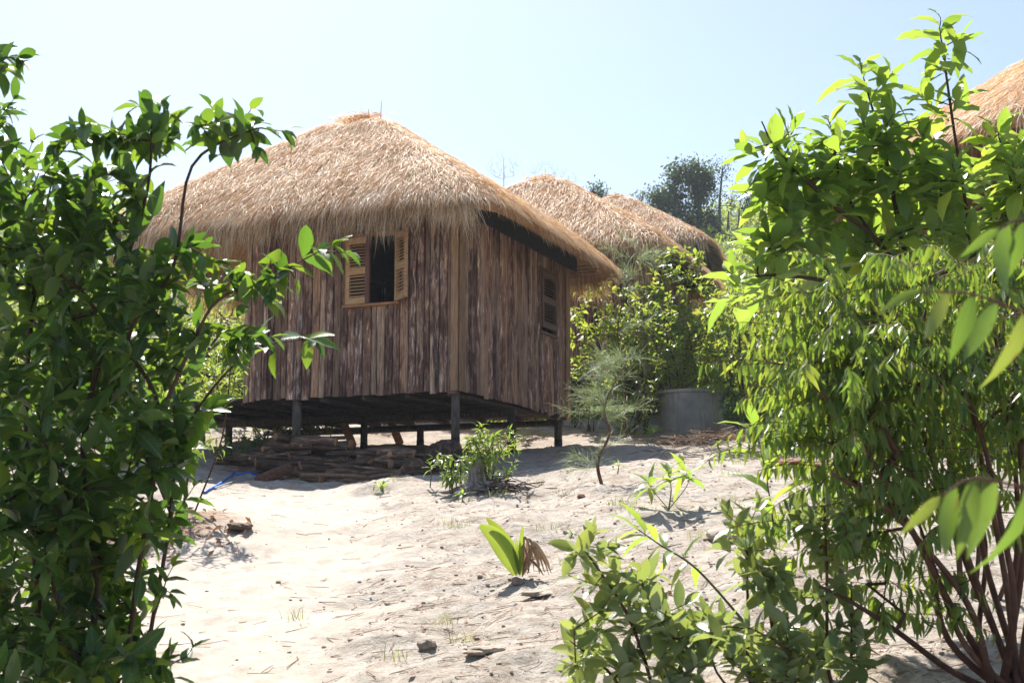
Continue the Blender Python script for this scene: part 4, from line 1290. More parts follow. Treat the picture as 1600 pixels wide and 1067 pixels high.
grey('rightmost grey-green shrub beside the bare red stems of the bush', b,
     [list(smooth_line([b, P(1295, 1050, YG), P(1292, 900, YG), P(1288, 790, YG)], 5)), list(smooth_line([b, P(1330, 1030, YG), P(1330, 920, YG)], 5))],
     np.concatenate([blob(r, 1290, 810, YG, 55, 50, .2, 9), blob(r, 1300, 900, YG, 65, 50, .2, 8), blob(r, 1290, 1010, YG, 85, 60, .3, 16)]), 33, 300)

# ---- young plants with long leaves
def sapling(label, base, stem, sizes, seed, n=8, mat='leaf_big', gap=2, templ=None, name='sapling', branches=()):
    r = np.random.default_rng(seed)
    t = empty(name, base, 0, label, 'sapling')
    LV = Leaves()
    for j, s in enumerate([stem] + list(branches)):
        line = smooth_line(s, 10)
        VV, FF = sweep(line - base, np.linspace(0.007, 0.002, len(line)) * (1 if j == 0 else 0.6), 6)
        link('stem', mesh_np('stem', np.array(VV), FF, M['green_stem']), t)
        k = len(line) - 1; f = r.uniform(0, 6)
        for q in range(n):
            if k < 1: break
            d = line[k] - line[k - 1]; d /= np.linalg.norm(d) + 1e-9
            a = np.cross(d, (0.2, 0.3, 1.0)); a /= np.linalg.norm(a); b = np.cross(a, d)
            f += 2.4
            an = R(min(80, 25 + 60 * q / n + r.normal(0, 6)))
            sd = math.cos(f) * a + math.sin(f) * b
            LV.add(line[k], d * math.cos(an) + sd * math.sin(an), np.array([0, 0, 1.0]) + r.normal(0, 0.2, 3), sizes * (0.7 + 0.4 * min(1, q / 3)) * r.uniform(0.85, 1.1))
            if q % 2: k -= gap // 2 or 1
            else: k -= max(0, gap - 1)
    put_leaves(t, LV.arrays(), templ or T_LONG, M[mat], 300, 'leaf', 'foliage', base)
    return t


b = ground_at(1212, 5.3)
sapling('slender sapling with long drooping leaves in front of the concrete well', b, [b, P(1210, 1000, 5.3), P(1208, 820, 5.3), P(1180, 655, 5.3)], 0.235, 41, 22, gap=2)
b = ground_at(1215, 5.4)
sapling('arching shoot of long leaves leaning left over the sand', b, [b, P(1170, 980, 5.3), P(1090, 890, 5.3), P(1030, 850, 5.3), P(990, 822, 5.3)], 0.15, 42, 14, gap=3)
b = gh(1045, 796)
sapling('small bright plant alone on the sand left of the slender sapling', b, [b, b + (0.02, 0, 0.15), b + (0.0, 0, 0.28)], 0.20, 43, 9, branches=[[b, b + (0.15, 0, 0.2), b + (0.12, 0.1, 0.32)], [b, b + (-.1, 0, .12), b + (-.16, -.05, .2)]])
for k, (px, py, h, s, lab) in enumerate([(597, 768, 0.05, 0.12, 'tiny pale seedling at the edge of the hut shadow'), (672, 762, 0.22, 0.09, 'thin seedling in shade at the right end of the firewood'), (722, 783, 0.07, 0.09, 'tiny seedling just in front of the tree stump'),
                                       (1018, 690, 0.15, 0.22, 'blue-green seedling in shade left of the twig heap'), (892, 838, 0.03, 0.06, 'tiny seedling flat on the sand right of the young palm'), (1185, 700, 0.3, 0.2, 'dark leafy seedling beside the well twigs'), (965, 740, 0.10, 0.08, 'low seedling at the foot of the casuarina')]):
    b = gh(px, py)
    sapling(lab, b, [b, b + (0.01, 0, h * .6), b + (0, 0, h)], s, 50 + k, 8, name='seedling')

# ---- shrubs round the stump and under the house
def bushy(name, label, px, py, w, h, depth, r, mat, size, n, templates=None, stem='dark_stem', pairs=4, gap=0.03, group=None, droop=0.15, mid=0.35, nst=4, Y=None, nind=0, cat='shrub', lift=0.55, lean=0.0):
    b = gh(px, py) if Y is None else ground_at(px, Y)
    st = []
    for k in range(nst):
        a = 2 * math.pi * k / nst + r.uniform(0, 1)
        e = b + np.array([math.cos(a) * w * 0.28 + lean * 0.6, math.sin(a) * depth * 0.28, h * r.uniform(0.6, 0.8)])
        st.append(list(smooth_line([b + r.normal(0, 0.03, 3) * (1, 1, 0) - (0, 0, 0.03), (b + e) / 2 + r.normal(0, 0.05, 3) * w, e], 4)))
    tg = ellipsoid(r, b + (lean, 0, h * lift), (w / 2, depth / 2, h * (1 - lift) * 1.02), n)
    tg += np.stack([fbm(tg[:, 0] * 3 / w, tg[:, 2] * 3 / w), fbm(tg[:, 1] * 3 / w, tg[:, 0] * 3 / w + 9), fbm(tg[:, 2] * 3 / w + 4, tg[:, 1] * 3)], 1) * w * 0.14
    tg[:, 2] = np.maximum(tg[:, 2], gz(tg[:, 0], tg[:, 1]) + 0.05)
    return shrub(name, label, cat, b, st, tg, r, None, M[mat], M[stem], group=group, nind=nind, pairs=pairs, size=size, gap=gap, mid=mid, templates=templates or T_SMALL, droop=droop,
                 r0=max(0.0018, w * 0.0016), rmax=w * 0.02, step=max(0.08, w * 0.08))


r = np.random.default_rng(61)
bushy('stump_shrub', 'leafy shrub sprouting on the right side of the bleached stump', 768, 765, 0.60, 0.62, 0.5, r, 'leaf_droop', 0.11, 56, T_LAN, droop=0.3, nind=0)
bushy('stump_shrub', 'yellow-tinged shrub sprouting on the left side of the bleached stump', 712, 772, 0.48, 0.50, 0.45, r, 'leaf_near', 0.11, 26, T_LAN, droop=0.5, nind=0)
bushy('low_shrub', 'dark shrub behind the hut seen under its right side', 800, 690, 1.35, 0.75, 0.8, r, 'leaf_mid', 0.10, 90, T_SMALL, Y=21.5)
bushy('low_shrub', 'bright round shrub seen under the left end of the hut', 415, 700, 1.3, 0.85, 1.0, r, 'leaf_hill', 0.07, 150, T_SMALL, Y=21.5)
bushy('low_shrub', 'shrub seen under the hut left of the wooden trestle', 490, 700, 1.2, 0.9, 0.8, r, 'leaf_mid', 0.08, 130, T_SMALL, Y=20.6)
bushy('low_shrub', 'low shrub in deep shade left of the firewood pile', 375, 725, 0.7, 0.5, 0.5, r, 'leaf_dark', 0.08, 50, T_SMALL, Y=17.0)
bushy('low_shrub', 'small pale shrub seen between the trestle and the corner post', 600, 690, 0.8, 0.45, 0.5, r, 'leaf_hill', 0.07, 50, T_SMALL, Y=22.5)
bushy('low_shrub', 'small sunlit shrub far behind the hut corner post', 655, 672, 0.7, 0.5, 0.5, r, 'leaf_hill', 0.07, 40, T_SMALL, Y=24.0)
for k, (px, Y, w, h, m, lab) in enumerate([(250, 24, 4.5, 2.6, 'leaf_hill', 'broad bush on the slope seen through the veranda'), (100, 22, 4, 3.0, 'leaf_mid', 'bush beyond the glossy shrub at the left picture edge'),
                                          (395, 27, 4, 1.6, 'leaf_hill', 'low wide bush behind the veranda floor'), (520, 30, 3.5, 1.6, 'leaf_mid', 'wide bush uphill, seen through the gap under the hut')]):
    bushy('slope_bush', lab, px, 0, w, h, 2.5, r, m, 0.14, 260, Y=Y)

# ---- shrubs between the huts and round the well
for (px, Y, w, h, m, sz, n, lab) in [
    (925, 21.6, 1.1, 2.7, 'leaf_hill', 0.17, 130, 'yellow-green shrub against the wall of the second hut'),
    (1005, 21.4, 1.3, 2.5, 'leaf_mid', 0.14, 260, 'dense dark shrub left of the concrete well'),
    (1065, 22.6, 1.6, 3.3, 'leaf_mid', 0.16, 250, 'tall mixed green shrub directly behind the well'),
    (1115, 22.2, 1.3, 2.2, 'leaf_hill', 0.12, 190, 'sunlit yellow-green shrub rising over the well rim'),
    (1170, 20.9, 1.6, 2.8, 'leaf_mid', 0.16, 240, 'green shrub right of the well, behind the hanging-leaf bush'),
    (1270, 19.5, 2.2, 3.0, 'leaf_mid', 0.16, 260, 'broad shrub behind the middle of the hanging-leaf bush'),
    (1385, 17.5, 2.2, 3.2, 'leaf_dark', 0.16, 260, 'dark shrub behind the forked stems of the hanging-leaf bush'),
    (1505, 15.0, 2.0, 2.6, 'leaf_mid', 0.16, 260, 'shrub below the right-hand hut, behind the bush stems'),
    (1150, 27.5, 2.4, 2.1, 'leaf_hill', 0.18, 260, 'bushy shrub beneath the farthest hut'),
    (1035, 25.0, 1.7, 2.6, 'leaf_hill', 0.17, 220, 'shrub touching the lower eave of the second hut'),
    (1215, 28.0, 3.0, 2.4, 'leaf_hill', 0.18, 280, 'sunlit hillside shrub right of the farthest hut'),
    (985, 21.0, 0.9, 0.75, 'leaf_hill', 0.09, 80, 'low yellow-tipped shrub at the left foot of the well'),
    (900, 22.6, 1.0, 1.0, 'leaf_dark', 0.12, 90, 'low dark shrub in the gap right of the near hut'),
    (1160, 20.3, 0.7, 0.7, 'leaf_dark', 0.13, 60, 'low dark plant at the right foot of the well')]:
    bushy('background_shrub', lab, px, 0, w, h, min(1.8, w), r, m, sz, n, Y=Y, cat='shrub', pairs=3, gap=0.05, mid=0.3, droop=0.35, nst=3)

# ---- casuarina saplings, thin and wispy
def casuarina(label, line, nb, lo, r, L0=(0.18, 0.40), nper=8, nl=(0.10, 0.26), nw=0.0012, tr0=0.018, trunk_mat='red_stem', skew=-0.2):
    tr = list(smooth_line(line, 6)); bc = np.array(line[0])
    t = empty('casuarina_sapling', bc, 0, label, 'sapling')
    VV, FF = sweep(np.array(tr) - bc, np.linspace(tr0, 0.003, len(tr)), 7)
    link('trunk', mesh_np('trunk', np.array(VV), FF, M[trunk_mat]), t)
    A = []; B = []; nA = []; nD = []
    for k in range(nb):
        i = int(r.integers(int(lo * len(tr)), len(tr))) if k > 5 else int(r.integers(2, int(lo * len(tr))))
        p = tr[i]
        d = np.array([r.normal(skew, 0.8), r.normal(0, 0.7), r.uniform(-0.15, 1.1)]); d /= np.linalg.norm(d)
        L = r.uniform(*L0); pr = p; b1 = r.normal(0, 0.3, 3)
        for q in range(1, 7):
            s_ = q / 6
            c = p + (d + b1 * s_ * 0.5) * L * s_ + np.array([0, 0, -0.18 * L * s_ * s_])
            A.append(pr); B.append(c)
            for _ in range(nper):
                nA.append(pr + (c - pr) * r.random())
                nD.append(unit(d * 0.8 + b1 * 0.4 + r.normal(0, 0.5, 3) + np.array([0, 0, 0.1])) * r.uniform(*nl))
            pr = c
    A = np.array(A); B = np.array(B)
    V, F = edge_tubes(A - bc, B - bc, np.full(len(A), 0.0022), np.full(len(A), 0.0015), 3)
    link('branches', mesh_np('branches', V, F, M['green_stem']), t, kind='stuff')
    nA = np.array(nA) - bc; nD = np.array(nD); g = r.normal(0, 0.03, len(nA))[:, None] * np.array([1, 1, 1.0])
    pts = np.stack([nA, nA + nD * 0.4 + g * 0.4, nA + nD * 0.75 + g - np.array([0, 0, 0.012]), nA + nD + g * 1.5 + np.array([0, 0, -0.05])], 1)
    ribbon(pts, unit(np.cross(nD, r.normal(0, 1, nD.shape))), np.full(len(nA), nw), 'needles', M['needle'], t, taper=(1, 1, 0.7, 0.3))


bc = gh(942, 757); YC = bc[1]
casuarina('wispy grey-green casuarina sapling with a thin crooked red trunk', [bc - (0, 0, .05), P(934, 722, YC), P(952, 678, YC), P(944, 640, YC), P(962, 596, YC), P(985, 556, YC)], 30, 0.5, np.random.default_rng(71))
bc = ground_at(978, 20.3)
casuarina('taller pale casuarina sapling rising in front of the second hut roof', [bc, P(975, 600, 20.3), P(965, 520, 20.3), P(978, 450, 20.3), P(1000, 385, 20.3)], 18, 0.6, np.random.default_rng(72), L0=(0.35, 0.8), nl=(0.2, 0.42), nw=0.0018, nper=9, skew=0.0)

# ---- young palm
bp = gh(812, 903)
r = np.random.default_rng(73)
k_ = bp[1] / FPX
t = empty('young_palm', bp, 0, 'young palm sprout with one broad yellow-green leaf and dead fronds', 'palm')


def strip(name, pts, w, mat, n=8, fold=0.3):
    line = smooth_line(pts, n); m = len(line)
    T = unit(np.gradient(line, axis=0)); sd = unit(np.cross(T, np.array([0.25, -1.0, 0.2])))
    s = np.linspace(0, 1, m); ww = w * np.sin(np.pi * np.clip(s * 0.93 + 0.05, 0, 1)) ** 0.7
    nn = np.cross(sd, T)
    V = []; UV = []
    for i in range(m):
        for q, f in ((-1, fold), (-0.5, 0), (0, 0.25), (0.5, 0), (1, fold)):
            V.append(line[i] + sd[i] * q * ww[i] + nn[i] * f * ww[i] * 0.6); UV.append((0.5 + q / 2, s[i]))
    F = [(i * 5 + j, i * 5 + j + 1, (i + 1) * 5 + j + 1, (i + 1) * 5 + j) for i in range(m - 1) for j in range(4)]
    return link(name, mesh_np(name, np.array(V) - bp, F, mat, True, np.array(UV)), t)


def q(dx, dz, dy=0.0): return bp + np.array([dx * k_, dy, dz * k_])


strip('leaf', [q(-6, 5), q(-20, 35), q(-38, 62), q(-62, 80, -.03)], 0.062, M['palm'])
strip('leaf', [q(-4, 8, .02), q(-14, 42, .03), q(-30, 68, .04), q(-52, 92, .05)], 0.035, M['palm'])
strip('leaf', [q(0, 5), q(2, 35), q(3, 60), q(5, 80)], 0.016, M['palm'])
for k in range(7):
    a = -4 + k * 2.2
    strip('leaf_blade', [q(a * 0.4, 5), q(a * 0.8 - 4, 30), q(a - 8, 62 - abs(k - 3) * 2)], 0.006, M['palm'])
for k, (a, h, e) in enumerate([(8, 62, 22), (14, 58, 38), (18, 48, 30), (26, 40, 44), (10, 40, 12), (22, 52, 48), (5, 50, 14), (12, 30, 36)]):
    strip('dead_frond', [q(4, 2), q(a * 0.8, h * 0.7, -.02 * k % .05), q(a, h, -.03), q((a + e) / 2 + 3, h * 0.6, -.06), q(e, h * 0.15, -.08)], 0.007 + 0.003 * (k % 3), M['dead_palm'])


# ------------------------------------------------------------------ concrete well, stump, stones, trestle, hoses, firewood
def lathe(prof, n=48, wob=None):
    V = []; F = []
    for i, (rr, z) in enumerate(prof):
        for k in range(n):
            c = 2 * math.pi * k / n
            w = 1 + (wob[i, k] if wob is not None else 0)
            V.append((rr * w * math.cos(c), rr * w * math.sin(c), z))
    m = len(prof)
    for i in range(m - 1):
        for k in range(n):
            k2 = (k + 1) % n
            F.append((i * n + k, i * n + k2, (i + 1) * n + k2, (i + 1) * n + k))
    return V, F


YW = 21.6
wz = P(1080, 613, YW)
wl = ground_at(1080, YW)
t = empty('concrete_well', (wz[0], YW, wz[2] - 0.95), 0.6, 'round grey concrete well ring with a flat rim behind the twig heap', 'well')
V, F = lathe([(0.555, -0.1), (0.555, 0.45), (0.552, 0.89), (0.590, 0.90), (0.597, 0.912), (0.597, 0.943), (0.588, 0.953), (0.50, 0.950), (0.48, 0.94), (0.48, 0.0)])
link('ring', mesh_np('ring', np.array(V), F, M['concrete'], False), t)
V, F = lathe([(0.478, 0.80), (0.3, 0.82), (0.01, 0.84)], 24)
link('water', mesh_np('water', np.array(V), F, M['tar'], False), t)


def rock(name, label, loc, s, mat, seed, cat='stone', group=None, flat=0.6):
    import bmesh
    r = np.random.default_rng(seed)
    bm = bmesh.new(); bmesh.ops.create_icosphere(bm, subdivisions=3, radius=1)
    ph = r.uniform(0, 50, 3)
    for v in bm.verts:
        c = np.array(v.co)
        d = 1 + 0.5 * float(fbm(c[0] * 1.3 + ph[0] + c[2], c[1] * 1.3 + ph[1], 3)) + 0.25 * float(fbm(c[0] * 4 + ph[2], c[1] * 5 + c[2] * 5, 2))
        v.co = Vector((c[0] * d * s[0], c[1] * d * s[1], c[2] * d * s[2]))
    me = bpy.data.meshes.new(name); bm.to_mesh(me); bm.free(); me.materials.append(mat)
    o = link(name, me, None, (loc[0], loc[1], loc[2] + s[2] * 0.45)); o.rotation_euler = (0, 0, r.uniform(0, 6))
    return tag(o, label, cat, group)


rock('stone', 'dark rounded stone alone on the sand near the bottom centre', gh(668, 1012), (0.048, 0.04, 0.030), M['stone'], 1)
rock('stone', 'grey stone at the foot of the young palm', gh(808, 913), (0.042, 0.035, 0.028), M['stone'], 2)
rock('soil_clod', 'broad crusted clod right below the young palm', gh(842, 930), (0.11, 0.08, 0.018), M['clod'], 3, 'clod')
rock('soil_clod', 'low clod on the sand left of the grey-green shrubs', gh(755, 1020), (0.10, 0.07, 0.022), M['clod'], 4, 'clod')
rock('clay_lump', 'large reddish clay slab beside the hanging-leaf bush', gh(1235, 728), (0.22, 0.13, 0.05), M['clay'], 5, 'clay lump')
rock('clay_lump', 'smaller reddish clay lump right of the large slab', gh(1272, 732), (0.14, 0.09, 0.05), M['clay'], 6, 'clay lump')
rock('clay_lump', 'tiny reddish clay bit on the open sand below the casuarina', gh(908, 778), (0.05, 0.035, 0.02), M['clay'], 7, 'clay lump')
rock('soil_clod', 'dark dug-up clod of earth left of the sapling stems', gh(1130, 845), (0.12, 0.10, 0.05), M['clod'], 8, 'clod')
rock('soil_clod', 'dark clump of earth on the low mound by the path', gh(375, 826), (0.13, 0.10, 0.03), M['soil'], 9, 'clod')

# bleached stump with roots
b = gh(742, 768)
t = empty('tree_stump', b, 0, 'bleached grey tree stump with spreading roots between two sprouting shrubs', 'stump')
r = np.random.default_rng(81)
n = 20
wob = 0.16 * r.normal(0, 1, (6, n)) * 0.6 + 0.14 * np.sin(np.arange(n) * 2 * np.pi * 5 / n)[None, :] * np.array([1.3, 1.0, 0.7, 0.5, 0.4, 0.3])[:, None]
V, F = lathe([(0.17, -0.05), (0.11, 0.04), (0.075, 0.10), (0.06, 0.18), (0.058, 0.25), (0.035, 0.28)], n, wob * 1.3)
V = [(v[0] + 0.06 * v[2], v[1], v[2] + (0.9 * v[0] if v[2] > 0.24 else 0)) for v in V]
F.append(tuple((5) * n + k for k in range(n)))
link('trunk', mesh_np('trunk', np.array(V), F, M['stump']), t)
for k in range(8):
    a = k * 0.8 - 3.6 + r.normal(0, 0.15); L = r.uniform(0.3, 0.55) * (1.5 if k == 4 else 1)
    pts = [np.array([math.cos(a) * s * L, math.sin(a) * s * L, 0.10 * (1 - s) ** 2]) + np.array([0, 0, g1(b[0] + math.cos(a) * s * L, b[1] + math.sin(a) * s * L) - b[2]]) for s in (0.12, 0.4, 0.7, 1.0)]
    VV, FF = sweep(smooth_line(pts, 4), np.linspace(0.040, 0.010, 13), 6)
    link('root', mesh_np('root', np.array(VV), FF, M['stump']), t)


def bar(mb, a, b, w, h):
    a = Vector(a); b = Vector(b); d = b - a
    m = Matrix.Translation(a) @ d.to_track_quat('X', 'Z').to_matrix().to_4x4()
    mb.box(0, d.length, -w / 2, w / 2, -h / 2, h / 2, m)


# trestle behind the house
t = empty('wooden_trestle', P(590, 690, 21.5), 0, 'orange-brown wooden trestle standing behind the hut', 'trestle')
o0 = np.array(t.location)
for (a, b_) in (((538, 655, 21.4), (562, 700, 21.4)), ((612, 652, 21.2), (636, 700, 21.2))):
    p0 = P(*a) - o0; p1 = P(*b_) - o0
    mb = MB(); bar(mb, p0 + (p0 - p1) * 0.8, p1 - (0, 0, .2), 0.08, 0.13); mb.obj('leg', M['log_cut'], t)
mb = MB(); bar(mb, P(550, 676, 21.38) - o0, P(625, 672, 21.2) - o0, 0.05, 0.06); mb.obj('crossbar', M['rafter'], t)

# blue hose lying left of the firewood
def hose(label, pxs, rad, mat):
    pts = [gh(*p_) + (0, 0, rad) for p_ in pxs]
    line = smooth_line(pts, 6)
    line[:, 2] = np.maximum(line[:, 2], gz(line[:, 0], line[:, 1]) + rad)
    VV, FF = sweep(line - pts[0], rad, 8)
    o = link('water_pipe', mesh_np('water_pipe', np.array(VV), FF, mat), None, pts[0])
    tag(o, label, 'pipe')


hose('bright blue plastic pipe bent on the shaded ground left of the firewood', [(318, 772), (340, 760), (362, 745), (372, 743), (405, 744)], 0.013, M['blue'])
hose('pale grey-blue pipe lying beside the bright blue one', [(335, 765), (362, 755), (400, 748)], 0.009, M['grey_pipe'])
hose('short blue pipe end behind the far corner of the near hut', [(862, 655), (876, 654), (890, 653)], 0.02, M['blue'])

# firewood pile under the front of the hut
r = np.random.default_rng(91)
ca_, sa_ = math.cos(YAW), math.sin(YAW)


def loc2w(x, y): return np.array([C0[0] + ca_ * x - sa_ * y, C0[1] + sa_ * x + ca_ * y])


def log_mesh(L, rad, split, r):
    n = 9; m = 7
    V = []; F = []
    cr = [(math.cos(2 * math.pi * k / n), math.sin(2 * math.pi * k / n)) for k in range(n)]
    bend = r.normal(0, 0.03)
    for i in range(m):
        s = i / (m - 1); rr = rad * (1 + r.normal(0, 0.05)) * (1 - 0.12 * s)
        for (c, q_) in cr:
            z = q_ * rr
            if split: z = max(z, -0.1 * rr) if split == 1 else z * 0.35
            V.append(((s - 0.5) * L, c * rr * (1.25 if split else 1) + bend * math.sin(math.pi * s), z + r.normal(0, rad * 0.04)))
    for i in range(m - 1):
        for k in range(n): F.append((i * n + k, i * n + (k + 1) % n, (i + 1) * n + (k + 1) % n, (i + 1) * n + k))
    F.append(tuple(range(n - 1, -1, -1))); F.append(tuple((m - 1) * n + k for k in range(n)))
    me = mesh_np('log', np.array(V), F, M['log'])
    me.materials.append(M['log_cut'])
    me.polygons[len(me.polygons) - 1].material_index = 1; me.polygons[len(me.polygons) - 2].material_index = 1
    return me


protos = [log_mesh(r.uniform(0.45, 1.0), r.uniform(0.035, 0.075), k % 3, r) for k in range(14)]
prad = [max(abs(v.co.z) for v in m_.vertices) for m_ in protos]
for layer in range(6):
    x = -2.45 + 0.06 * layer
    end = -0.02 - 0.06 * layer
    while x < end:
        row = -0.55
        for row in (-1.12, -0.80, -0.45):
            if (layer >= 3 and row < -1) or (layer == 5 and r.random() < 0.5): continue
            k = int(r.integers(0, len(protos)))
            xx = x + r.normal(0, 0.08); yy = row + 0.07 * layer + r.normal(0, 0.04)
            w = loc2w(xx, yy)
            z = g1(w[0], w[1]) + 0.04 - 0.10 * (row + 1.12) + layer * 0.074 + r.normal(0, 0.008)
            o = link('firewood_log', protos[k], None, (w[0], w[1], z))
            cross = r.random() < 0.16
            o.rotation_euler = (r.uniform(0, 6.28), r.normal(0, 0.05), YAW + (r.uniform(0.7, 1.4) if cross else r.normal(0, 0.13)) + (math.pi if r.random() < 0.5 else 0))
            fx = (xx + 2.5) / 2.5
            where = ('left end', 'left of the middle', 'middle', 'right of the middle', 'right end')[int(min(4, max(0, fx * 5)))]
            lay = ('bottom', 'second', 'third', 'fourth', 'fifth', 'top')[layer]
            kind = ('round', 'half-round', 'flat split')[k % 3]
            rw = {-1.12: 'front', -0.80: 'middle', -0.45: 'back'}[row]
            tag(o, '%s firewood log, %s layer, %s row, %s of pile%s' % (kind, lay, rw, where, ', laid crosswise' if cross else ''), 'log', 'firewood logs piled under the hut')
        x += r.uniform(0.42, 0.62)


def special(label, a, b_, rad, m='log', lift=0.0, name='firewood_log'):
    a = np.array(a); b_ = np.array(b_); c = (a + b_) / 2
    mb = MB(); mb.tube(smooth_line([a - c, (0, 0, 0.01), b_ - c], 4), np.linspace(rad, rad * 0.85, 9)[:9], 9)
    o = mb.obj(name, M[m], None, True, c); tag(o, label, 'log')


special('reddish round log lying askew on the ground at the left end of the pile', P(405, 752, 14.5), P(452, 732, 14.9), 0.07, 'log_red')
special('dark branch propped diagonally against the front of the firewood', P(608, 762, 14.4), P(632, 728, 14.9), 0.03)
special('long pale plank-like pole lying along the foot of the firewood', P(470, 742, 14.7), P(572, 745, 14.55), 0.022, 'rafter')
special('thin dark pole on the ground in front of the firewood', P(532, 751, 14.4), P(575, 757, 14.3), 0.018)
for (px, py, s, lab) in ((695, 707, (0.30, 0.2, 0.14), 'large rounded dark block on top of the firewood by the corner post'), (650, 738, (0.19, 0.10, 0.14), 'pale rounded block low in the front of the firewood')):
    p_ = P(px, py, 15.7 if px > 680 else 15.0); rock('wood_block', lab, p_ - (0, 0, s[2] * .45), s, M['log'], px, 'wood block')

# twig heap by the well, fallen twigs, dead leaves
def twig_heap(label, px, py, w, n, seed, mat='dead_palm', L=(0.2, 0.6)):
    r = np.random.default_rng(seed); b = gh(px, py)
    p0 = np.stack([r.normal(0, w, n), r.normal(0, w * 0.6, n), np.abs(r.normal(0.05, 0.06, n))], 1)
    p0[:, 2] += gz(b[0] + p0[:, 0], b[1] + p0[:, 1]) - b[2]
    a = r.uniform(0, 6.28, n); l = r.uniform(*L, n)
    d = np.stack([np.cos(a), np.sin(a) * 0.8, r.normal(0.05, 0.2, n)], 1) * l[:, None]
    V, F = edge_tubes(p0 - d / 2, p0 + d / 2, r.uniform(0.003, 0.010, n), r.uniform(0.002, 0.006, n), 4)
    o = link('twig_heap', mesh_np('twig_heap', V, F, M[mat]), None, b)
    tag(o, label, 'twigs', kind='stuff')


twig_heap('heap of dry twigs and roots at the foot of the well', 1110, 690, 0.5, 260, 5)
twig_heap('scattered dry twigs beside the clay slabs', 1185, 715, 0.6, 180, 6, 'stump')
twig_heap('dark dry twigs round the stump foot', 800, 768, 0.18, 40, 7, 'dark_stem', (0.1, 0.3))
special('orange-brown flat root lying right of the well', P(1118, 683, 19.5), P(1165, 688, 19.2), 0.035, 'log_cut', name='fallen_branch')

r = np.random.default_rng(95)


def litter(name, label, n, xr, yr, size, mat, cond=None, tmpl=T_SMALL, flat=0.25):
    Y = np.exp(r.uniform(math.log(yr[0]), math.log(yr[1]), n)); X = r.uniform(xr[0], xr[1], n)
    if cond is not None:
        k = cond(X, Y); X, Y = X[k], Y[k]
    n = len(X); Z = gz(X, Y) + 0.006
    p_ = np.stack([X, Y, Z], 1); a = r.uniform(0, 6.28, n)
    d = np.stack([np.cos(a), np.sin(a), r.normal(0.1, flat, n) + 0.155 * np.sin(a)], 1)
    u = np.stack([r.normal(0, flat * 1.5, n), r.normal(-0.15, flat * 1.5, n), np.ones(n)], 1)
    t = link(name, None) if False else empty(name, (0, 0, 0))
    s = r.uniform(*size, n)
    x_, y_, z_ = frames(d, u)
    T = tmpl[0]
    vv = p_[:, None, :] + s[:, None, None] * (T[0][None, :, 0:1] * x_[:, None, :] + T[0][None, :, 1:2] * y_[:, None, :] + T[0][None, :, 2:3] * z_[:, None, :])
    ff = (T[1][None] + (np.arange(n) * len(T[0]))[:, None, None]).reshape(-1, T[1].shape[1])
    bpy.data.objects.remove(t)
    o = link(name, mesh_np(name, vv.reshape(-1, 3), ff, mat, True, np.tile(T[2], (n, 1))), kind='stuff')
    o['label'] = label
    return o


litter('leaf_litter', 'dry brown leaves scattered over the sand', 5200, (-6, 7), (4.3, 20), (0.02, 0.06), M['dry_leaf'],
       lambda X, Y: (path_mask(X, Y) < 0.4) & (np.abs(X) < 0.5 * Y) & (fbm(X * 1.2, Y * 1.2, 3) > -0.05) & (r.random(len(X)) < 0.8))
litter('mound_litter', 'reddish dead leaves on the low mound left of the path', 700, (-3.6, -1.9), (9.0, 11.6), (0.04, 0.10), M['dry_leaf'],
       lambda X, Y: np.exp(-(((X + 2.7) / 0.6) ** 2 + ((Y - 9.9) / 0.7) ** 2)) > r.random(len(X)), flat=0.6)
# straws, sticks and crumbs
n = 3800
Y = np.exp(r.uniform(math.log(4.4), math.log(19), n)); X = r.uniform(-0.5, 0.5, n) * Y
k = path_mask(X, Y) < r.uniform(0, 1.3, n); X, Y = X[k], Y[k]; n = len(X)
a = r.normal(0.15, 0.7, n); l = r.uniform(0.03, 0.16, n) * np.where(r.random(n) < 0.05, 3, 1)
d = np.stack([np.cos(a), np.sin(a)], 1) * l[:, None] / 2
pa = np.stack([X - d[:, 0], Y - d[:, 1], gz(X - d[:, 0], Y - d[:, 1]) + 0.004], 1); pb_ = np.stack([X + d[:, 0], Y + d[:, 1], gz(X + d[:, 0], Y + d[:, 1]) + 0.006], 1)
V, F = edge_tubes(pa, pb_, r.uniform(0.0012, 0.0035, n), r.uniform(0.001, 0.0025, n), 3)
o = link('dry_twigs', mesh_np('dry_twigs', V, F, M['dead_palm']), kind='stuff'); o['label'] = 'fine dry twigs and straws scattered over the sand'
# crumbs of earth
import bmesh
bm = bmesh.new(); bmesh.ops.create_icosphere(bm, subdivisions=1, radius=1)
IV = np.array([v.co[:] for v in bm.verts]); bm.verts.index_update(); IF = np.array([[v.index for v in f.verts] for f in bm.faces]); bm.free()
n = 11000
Y = np.exp(r.uniform(math.log(4.4), math.log(17), n)); X = r.uniform(-0.5, 0.5, n) * Y
k = (path_mask(X, Y) < r.uniform(0, 1.2, n)) & (fbm(X * 1.5 + 3, Y * 1.5, 3) > r.uniform(-0.4, 0.3, n)); X, Y = X[k], Y[k]; n = len(X)
s = 0.0035 + 0.013 * r.random(n) ** 5
vv = np.stack([X, Y, gz(X, Y) + s * 0.3], 1)[:, None, :] + IV[None] * s[:, None, None] * r.uniform(0.6, 1.2, (n, len(IV), 1)) * np.array([1.2, 1, 0.75])
ff = (IF[None] + (np.arange(n) * len(IV))[:, None, None]).reshape(-1, 3)
o = link('soil_crumbs', mesh_np('soil_crumbs', vv.reshape(-1, 3), ff, M['clod'], True), kind='stuff'); o['label'] = 'small crumbs of earth and grit on the sand'

